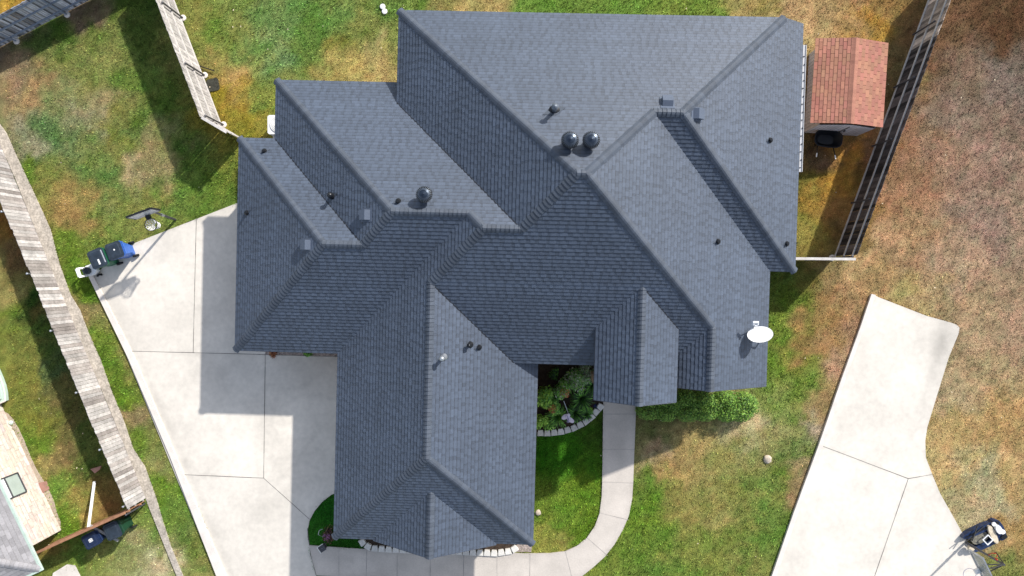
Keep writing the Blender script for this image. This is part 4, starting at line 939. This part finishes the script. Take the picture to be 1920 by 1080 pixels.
for r in range(30):
    t0_, t1_ = r * dt, (r + 1) * dt; s_ = t0_ - R.random() * .3
    while s_ < 8:
        L_ = R.uniform(.14, .34); a0 = max(s_, t0_); a1 = s_ + L_
        if a1 > a0: m.face([pl_s(a0, t0_) + Vector((0, 0, .016)), pl_s(a1, t0_) + Vector((0, 0, .016)), pl_s(max(a1, t1_), t1_), pl_s(max(a0, t1_), t1_)], R.uniform(.82, 1.15))
        s_ += L_
m.face([pl_pt(0, 0) - nrm * .02, pl_pt(19, 0) - nrm * .02, pl_pt(19, 4.7) - nrm * .02, pl_pt(4.7, 4.7) - nrm * .02], .8)
m.face([pl_pt(9, 0), pl_pt(19, 0), pl_pt(19, 4.7), pl_pt(9, 4.7)], 1)
nr = m.build('roof', 'n_shingle', NE_, local=False)
m = MB(); m.bar(c0 - nw * .05 + Vector((0, 0, -.04)), e0 - nw * .05 + Vector((0, 0, -.04)), .10, .09); m.bar(c0 + dw * .04 - nw * .1 + Vector((0, 0, -.04)), c0 + dw * .04 + nw * 8 + Vector((0, 0, -.04)), .10, .09); m.build('gutter', 'tub', nr, local=False)
caps_m = MB(); caps(caps_m, c0, pl_pt(4.6, 4.6), nrm, ((pl_s(1, 0) - pl_s(0, 0)).cross(pl_s(0, 1) - pl_s(0, 0))) * (1 if ((pl_s(1, 0) - pl_s(0, 0)).cross(pl_s(0, 1) - pl_s(0, 0))).z > 0 else -1)); caps_m.build('ridge_caps', 'n_shingle', nr, local=False)
# upturned pale tub at the left edge
q = G(-16, 722); tb = thing('tub', 'pale green upturned tub at the left edge of the picture', 'tub', (q.x, q.y, 0))
m = MB(); prof = []
for k_ in range(13):
    a = -math.pi / 2 + math.pi * k_ / 12
    prof.append(k_)
pp = [G(a, b) - Vector((q.x, q.y, 0)) for a, b in ((-70, 640), (-30, 655), (-12, 672), (1, 692), (8, 708), (13, 722), (16, 736), (17, 750), (0, 757), (-30, 770), (-75, 790))]
m.prism([(p.x, p.y) for p in pp], .02, .22); m.prism([(p.x * .84, p.y * .84) for p in pp], .22, .42); m.build('shell', 'tub', tb)
m = MB(); m.path([Vector((p.x * 1.01, p.y * 1.01, .22)) for p in pp[1:-1]], .03); m.build('rim', 'kerb', tb)
m = MB(); m.prism(P2('74,905 87,902 93,917 79,925'), -.02, .05); tag(m.build('flagstone', 'flagstone'), 'pinkish flagstone next to the neighbouring wall', 'paving stone')
m = MB(); m.prism(P2('171,879 191,873 188,880 179,887'), -.02, .05); tag(m.build('flagstone', 'flagstone'), 'pinkish flagstone in the grass near the grey plank fence', 'paving stone')
m = MB(); q = G(22, 792); m.lathe([(.09, .01), (.10, .07), (.05, .12)], c=tuple(q), n=9); tag(m.build('sprinkler_cap', 'tub'), 'small turquoise cap on the pale dirt', 'cap')
# round caps and rocks in the lawns
for i, (a, b, lb) in enumerate(((717.8, 13, 'upper of two white round pipe caps in the top lawn'), (721.5, 22, 'lower of two white round pipe caps in the top lawn'))):
    q = G(a, b); m = MB(); m.lathe([(.11, .0), (.11, .05), (.07, .065), (.02, .07)], c=tuple(q), n=18); tag(weld(m.build('pipe_cap', 'white_plastic')), lb, 'pipe cap')
def rock(px, py, r, lb, mt='rock'):
    q = G(px, py); m = MB(); R = random.Random(int(px)); n = 12; rings = []
    for z, k_ in ((0, 1), (.35, 1.02), (.7, .8), (.95, .4)): rings.append([(q.x + math.cos(2 * math.pi * i / n) * r * k_ * R.uniform(.85, 1.15), q.y + math.sin(2 * math.pi * i / n) * r * k_ * R.uniform(.85, 1.15), z * r * .7) for i in range(n)])
    for a, b in zip(rings, rings[1:]):
        for i in range(n): m.face([a[i], a[(i + 1) % n], b[(i + 1) % n], b[i]])
    m.face(rings[-1]); tag(weld(m.build('rock', mt), 60), lb, 'rock')
rock(1439, 861, .17, 'single pale rock on the lawn left of the right driveway'); rock(1009, 961, .12, 'small pale rock on the lawn beside the garage eave'); rock(30, 80, .07, 'small white stone by the bluish fence in the corner', 'white_stone'); rock(64, 50, .06, 'tiny white stone under the bluish fence rail', 'white_stone')

# ------------------------------------------------------------------ edging stones
def edging(line, n, name_lb, grp, k0=0):
    pts = [G(*p) for p in line]; seg = [(b - a).length for a, b in zip(pts, pts[1:])]; T = sum(seg); R = random.Random(len(line) * 7 + n)
    def at(s_):
        for a, b, l in zip(pts, pts[1:], seg):
            if s_ <= l + 1e-6: return a.lerp(b, s_ / l), (b - a).normalized()
            s_ -= l
        return pts[-1], (pts[-1] - pts[-2]).normalized()
    for i in range(n):
        p, d = at((i + .5) / n * T); nn_ = Vector((-d.y, d.x, 0)); L_ = T / n * .47; w0_ = .125; z = R.uniform(.10, .13)
        m = MB(); c = lambda u, v: (p + d * u + nn_ * v)
        poly = [tuple(c(-L_, -w0_).xy), tuple(c(L_, -w0_).xy), tuple(c(L_ * .97, 0).xy), tuple(c(L_ * .72, w0_).xy), tuple(c(-L_ * .72, w0_).xy), tuple(c(-L_ * .97, 0).xy)]
        m.t = R.uniform(.88, 1.08); m.prism(poly, -.03, z - .015); ce = p
        m.prism([(ce.x + (x - ce.x) * .9, ce.y + (y - ce.y) * .9) for x, y in poly], z - .015, z)
        o = m.build('edging_stone', 'white_stone'); tag(o, name_lb, 'edging stone', grp)
edging([(1007, 811), (1030, 811), (1055, 808), (1075, 802), (1095, 792), (1110, 780), (1121, 767), (1129, 757)], 11, 'white edging stone curving round the planted bed by the porch', 'edging stones round the porch bed')
edging([(677, 1010), (682, 1018), (691, 1023), (703, 1027), (760, 1030), (860, 1033), (930, 1036), (958, 1032), (970, 1024)], 23, 'white edging stone of the bed along the garage front', 'edging stones of the garage bed')

# ------------------------------------------------------------------ plants
def leafcloud(m, c, rad, n, size, cols, R, box=False, shell=.55, up=.35):
    for i in range(n):
        if box:
            x, y, z = R.uniform(-1, 1), R.uniform(-1, 1), R.uniform(0, 1)
            f = R.random()
            if f < .6: z = 1 - R.random() ** 2 * .25
            elif f < .85:
                if R.random() < .5: x = math.copysign(1 - R.random() * .12, x)
                else: y = math.copysign(1 - R.random() * .12, y)
            z *= (1 - .25 * max(0, abs(y) - .6) / .4 - .25 * max(0, abs(x) - .85) / .15)
            p = Vector((c[0] + x * rad[0], c[1] + y * rad[1], c[2] + z * rad[2])); nr_ = Vector((x * .4, y * .5, .7))
        else:
            v = Vector((R.gauss(0, 1), R.gauss(0, 1), R.gauss(0, 1))).normalized(); v.z = abs(v.z); k_ = R.uniform(shell, 1)
            p = Vector((c[0] + v.x * rad[0] * k_, c[1] + v.y * rad[1] * k_, c[2] + v.z * rad[2] * k_)); nr_ = v + Vector((0, 0, up))
        nr_ = (nr_.normalized() + Vector((R.gauss(0, .45), R.gauss(0, .45), R.gauss(0, .3)))).normalized()
        a = nr_.orthogonal().normalized(); a.rotate(Matrix.Rotation(R.random() * 6.28, 3, nr_)); b = nr_.cross(a); s_ = size * R.uniform(.6, 1.3)
        cc = cols[R.randrange(len(cols))]; k_ = R.uniform(.7, 1.25)
        m.face([p - a * s_, p - b * s_ * .5, p + a * s_, p + b * s_ * .5], tuple(x_ * k_ for x_ in cc))
def shrub(px, py, r, h, n, size, cols, lb, name='shrub', cat='shrub', grp=None, ry=None, seed=0, blooms=None):
    q = G(px, py, 0); t = thing(name, lb, cat, (q.x, q.y, 0), 0, grp); R = random.Random(seed + int(px))
    m = MB()
    for i in range(7):
        a = R.random() * 6.28; m.tube((0, 0, 0), (math.cos(a) * r * .6, math.sin(a) * r * .6, h * .75), .014, .006, n=5)
    m.build('stem', 'stem', t)
    m = MB(); 
    for j in range(6):
        a = R.random() * 6.28; k_ = R.uniform(.1, .55); leafcloud(m, (math.cos(a) * r * k_, math.sin(a) * r * k_, h * .1), (r * .62, (ry or r) * .62, h * R.uniform(.7, 1)), n // 6, size, cols, R, shell=.3)
    m.build('foliage', 'foliage', t)
    if blooms:
        m = MB(); leafcloud(m, (0, 0, h * .85), (r * .45, r * .45, h * .25), 90, size * .6, [blooms], R); m.build('blossom', 'foliage', t)
    return t
def spiky(px, py, r, h, n, cols, lb, seed=0):
    q = G(px, py, 0); t = thing('lily_clump', lb, 'plant', (q.x, q.y, 0), 0, 'clumps of long leaves'); R = random.Random(seed + int(px)); m = MB()
    for i in range(n):
        a = R.random() * 6.28; L_ = r * R.uniform(.6, 1.15); hh = h * R.uniform(.6, 1.1); d = Vector((math.cos(a), math.sin(a), 0)); s_ = Vector((-d.y, d.x, 0)); pr = None; cc = cols[R.randrange(len(cols))]; k_ = R.uniform(.6, 1.3)
        for j in range(5):
            u = j / 4; p = d * (L_ * u) + Vector((0, 0, hh * math.sin(u * 2.3) / .9)); wd = .022 * (1 - u * .85)
            if pr: m.face([pr[0] - s_ * pr[1], pr[0] + s_ * pr[1], p + s_ * wd, p - s_ * wd], tuple(x_ * k_ for x_ in cc))
            pr = (p, wd)
    m.build('leaves', 'foliage', t)
GR = [(.10, .26, .04), (.14, .34, .05), (.07, .18, .04), (.20, .38, .06)]
BR = [(.30, .54, .06), (.22, .46, .06), (.38, .60, .11)]
DK = [(.035, .09, .025), (.055, .14, .035), (.025, .06, .02)]
GR = [tuple(min(.6, q * 1.25) for q in c) for c in GR]
PLG = [(.24, .36, .17), (.34, .42, .26), (.17, .30, .10), (.46, .44, .34)]
RD = (.50, .13, .06)
shrub(1016, 742, .55, 1.45, 1900, .055, GR + BR, 'bright green broadleaf shrub against the garage eave in the bed')
shrub(1034, 757, .45, 1.25, 1300, .05, GR, 'mid green shrub with a few rusty blooms in the bed', blooms=RD)
shrub(1076, 706, .60, 1.3, 2200, .045, PLG + GR, 'pale variegated shrub below the porch side eave')
shrub(1056, 726, .50, 1.5, 1500, .05, GR + PLG[:2], 'shrub topped by rust red flower heads', blooms=RD)
shrub(1098, 697, .48, 1.1, 1300, .045, PLG, 'whitish leaved shrub in the shaded corner of the bed')
shrub(1040, 700, .30, .5, 300, .05, DK + GR[:1], 'dark low shrub beneath the main eave')
shrub(1013, 790, .36, .75, 800, .05, BR, 'lime green low plant at the lower left of the bed')
shrub(1103, 768, .22, .3, 300, .035, BR, 'small lime plant next to the white edging and porch')
shrub(1030, 797, .28, .4, 400, .045, GR + BR, 'low green plant touching the white edging stones')
shrub(1117, 762, .13, .2, 90, .03, [(.02, .04, .22), (.03, .09, .03)], 'tiny plant with blue flowers by the porch walk')
for i, (a, b, r, h, lb) in enumerate(((1090, 745, .55, .5, 'dark grassy clump closest to the porch eave'), (1078, 772, .42, .4, 'grassy clump just above the garden ornament'), (1045, 778, .5, .45, 'green grassy clump left of the garden ornament'), (1110, 722, .45, .4, 'shaded grassy clump under the porch edge'), (1098, 782 - 8, .3, .3, 'smallest grassy clump beside the edging'))):
    spiky(a, b, r, h, 150, DK + GR[:2] if i != 2 else GR, lb, i)
shrub(513, 661.5, .22, .3, 220, .04, [(.30, .10, .04), (.22, .07, .03), (.35, .16, .06)], 'small rusty red plant in the gravel under the west eave')
shrub(578, 662.5, .22, .3, 220, .05, GR, 'small green plant in the gravel under the west eave')
shrub(617, 1000, .40, .45, 500, .04, [(.05, .02, .02), (.10, .045, .03), (.18, .12, .05), (.03, .015, .02)], 'dark burgundy plant beside the lantern at the garage corner', blooms=(.30, .12, .28))
# hedge
hq = G(1308, 762, .45); hd = thing('hedge', 'clipped green hedge along the front wall east of the porch', 'hedge', (hq.x, hq.y, 0), 0)
m = MB(); R = random.Random(17); HG = [(.08, .18, .025), (.11, .24, .03), (.17, .31, .04), (.04, .09, .015), (.24, .38, .06)]
for i, (u, rx, ry_, hh, n_) in enumerate(((-1.95, .55, .56, .86, 1900), (-1.25, .60, .60, .95, 2400), (-.45, .62, .60, .92, 2400), (.35, .60, .62, .98, 2400), (1.1, .62, .64, 1.0, 2600), (1.8, .62, .64, .95, 2600))):
    for v_ in (-.26, .24): leafcloud(m, (u + R.uniform(-.1, .1), v_ + R.uniform(-.05, .05), .05), (rx * R.uniform(.85, 1), .40, hh * R.uniform(.9, 1.05)), int(n_ * .62), .038, HG, R, shell=.62)
    leafcloud(m, (u + .3, 0, .1), (.42, .45, hh * .92), int(n_ * .4), .038, HG, R, shell=.5)
m.build('foliage', 'foliage', hd)
m = MB()
for i in range(14): m.tube((-2.2 + i * .33, R.uniform(-.2, .2), 0), (-2.2 + i * .33, R.uniform(-.2, .2), .6), .02, .01, n=5)
m.build('stem', 'stem', hd)
# ornament
q = G(1066, 788); gb = thing('garden_ornament', 'white and lilac winged ornament on a thin stake in the bed', 'ornament', (q.x, q.y, 0))
m = MB(); m.path([G(1057, 752, .9) - q, G(1063, 768, .75) - q, G(1068, 783, .3) - q, G(1069, 786, 0) - q], .016); m.build('stake', 'galv', gb)
c = G(1065, 783, .55) - q
m = MB()
for du, dv, r0, r1, an, dz in ((-.11, .03, .16, .10, .5, 0), (.10, -.09, .17, .09, -.6, .02), (.0, .07, .11, .08, 1.2, .05)):
    cc = c + Vector((du, dv, dz)); P = [(cc.x + r0 * math.cos(a) * math.cos(an) - r1 * math.sin(a) * math.sin(an), cc.y + r0 * math.cos(a) * math.sin(an) + r1 * math.sin(a) * math.cos(an)) for a in [2 * math.pi * i / 18 for i in range(18)]]
    m.prism(P, cc.z - .012, cc.z + .012); m.prism([(cc.x + (x - cc.x) * .6, cc.y + (y - cc.y) * .6) for x, y in P], cc.z + .012, cc.z + .03)
m.build('wings', 'pinkish', gb)
m = MB(); m.tube(c + Vector((-.03, .09, .06)), c + Vector((.03, -.12, .06)), .03, .02); m.lathe([(.06, -.3), (.09, -.12), (.05, .0)], c=(c.x + .02, c.y - .16, c.z - .05), n=10); m.build('figure', 'blue_pale', gb)
# lantern at the garage corner
q = G(611, 1019); lt = thing('garden_lantern', 'small dark square lantern hanging from a hook at the garage corner', 'lantern', (q.x, q.y, 0), .6)
m = MB(); m.prism([(-.13, -.13), (.13, -.13), (.13, .13), (-.13, .13)], .5, .53); m.prism([(-.10, -.10), (.10, -.10), (.10, .10), (-.10, .10)], .25, .5); m.build('body', 'pole_dark', lt)
m = MB(); m.path([(-.14, -.14, .56), (-.14, .15, .56), (.15, .15, .56)], .012); m.build('frame', 'white_metal', lt)
m = MB(); m.path([(0, 0, 0), (0, 0, .55)], .01); m.path([(.1, .3, .1), (.18, .55, .5), (.35, .68, .6), (.5, .66, .6)], .012); m.build('hook', 'galv', lt)

# ------------------------------------------------------------------ grass blades (nobody could count them) and fallen leaves
NB = 330000
bxs = RNG.uniform(-21.5, 21.5, NB); bys = RNG.uniform(-12.3, 12.6, NB)
houseP = [(u * ct - v * st, u * st + v * ct) for u, v in [(uW6 + I, vN5 - I), (uW6 + I, vS7 + I), (uW8 + I, vS7 + I), (uW8 + I, vS15 + I), (uE9 - I, vS15 + I), (uE9 - I, vS10 + I), (W12e.x + I, vS10 + I), (W12e.x + I, vFr + .35), (uE11 - I, vFr + .35), (uE11 - I, vS13 + I), (uE14 - I, vS13 + I), (uE14 - I, vN1 - I), (uW2 + I, vN1 - I), (uW2 + I, vN3 - I), (uW4 + I, vN3 - I), (uW4 + I, vN5 - I)]]
shedP = [tuple(p.xy) for p in (b_sw, b_se, b_ne, b_nw)]
keep = np.ones(NB, bool)
for P in (drive_poly, walk_poly, d2, kp, rub, bed1, bed2, bed3, houseP, shedP): keep &= ~inside(bxs, bys, P)
nwp = [tuple(w0.xy), tuple(w1.xy), tuple((w1 + nw * 8).xy), tuple((w0 + nw * 8).xy)]
keep &= ~inside(bxs, bys, nwp)
bare = fbm(bxs, bys, 1.3, 201, 4)
keep &= (bare > .30) | (RNG.random(NB) < .4)
bxs, bys = bxs[keep], bys[keep]; n = len(bxs)
ex, ey = [], []
for P in (drive_poly, walk_poly, d2, rub, kp):
    for a, b in zip(P, P[1:] + P[:1]):
        L0_ = math.hypot(b[0] - a[0], b[1] - a[1])
        if L0_ > 8 and P is not kp: continue
        k_ = int(L0_ * 110); t_ = RNG.random(k_); ex.append(a[0] + (b[0] - a[0]) * t_ + RNG.normal(0, .022, k_)); ey.append(a[1] + (b[1] - a[1]) * t_ + RNG.normal(0, .022, k_))
ex = np.concatenate(ex); ey = np.concatenate(ey); ke = (fbm(ex, ey, 1.2, 77, 3) > .47) & ~inside(ex, ey, houseP); ke &= (np.abs(ex) < 22)
for P, Q in ((walk_poly, drive_poly),): ke &= ~(inside(ex, ey, P) & inside(ex, ey, Q))
bxs = np.concatenate([bxs, ex[ke]]); bys = np.concatenate([bys, ey[ke]]); n = len(bxs)
gc = grass_colour(bxs, bys)
lush = np.clip((gc[:, 1] / gc[:, 0] - .85) * 1.6, 0, 1)
gc = gc * np.where(RNG.random((n, 1)) < .22, RNG.uniform(1.5, 2.4, (n, 1)), RNG.uniform(.45, 1.5, (n, 1))) * (1 + RNG.normal(0, .07, (n, 3)))
an = RNG.uniform(0, 2 * np.pi, n); L_ = RNG.uniform(.035, .085, n) * (.8 + .5 * lush); wd = RNG.uniform(.009, .024, n); tl = RNG.uniform(.2, 1.0, n)
z = gz(bxs, bys)
dx, dy = np.cos(an), np.sin(an)
v0 = np.stack([bxs - dy * wd, bys + dx * wd, z - .005], 1); v1 = np.stack([bxs + dy * wd, bys - dx * wd, z - .005], 1)
v2 = np.stack([bxs + dx * L_ * tl, bys + dy * L_ * tl, z + L_ * np.sqrt(1.05 - tl ** 2)], 1)
cov = np.stack([v0, v1, v2], 1).reshape(-1, 3); fcb = np.arange(3 * n).reshape(-1, 3)
gr = np_mesh('grass', cov, fcb, np.repeat(np.clip(gc, .003, .8), 3, axis=0), M['blades'])
tag(gr, 'short mown grass, green and straw coloured, over all the lawns', 'grass', kind='stuff')
m = MB(); R = random.Random(4)
for i in range(150):
    x, y = R.uniform(-21, 21), R.uniform(-12, 12)
    A_ = np.array([x]), np.array([y])
    if any(inside(*A_, P)[0] for P in (drive_poly, d2, houseP, rub, walk_poly)): continue
    s_ = R.uniform(.015, .045); a = R.random() * 6.28; p = Vector((x, y, .05)); d = Vector((math.cos(a), math.sin(a), R.uniform(-.2, .2))) * s_; e = Vector((-d.y, d.x, R.uniform(-.01, .02))) * .55
    m.face([p - d, p - e, p + d, p + e])
tag(m.build('fallen_leaves', 'litter'), 'pale fallen leaves scattered over the lawns', 'leaves', kind='stuff')
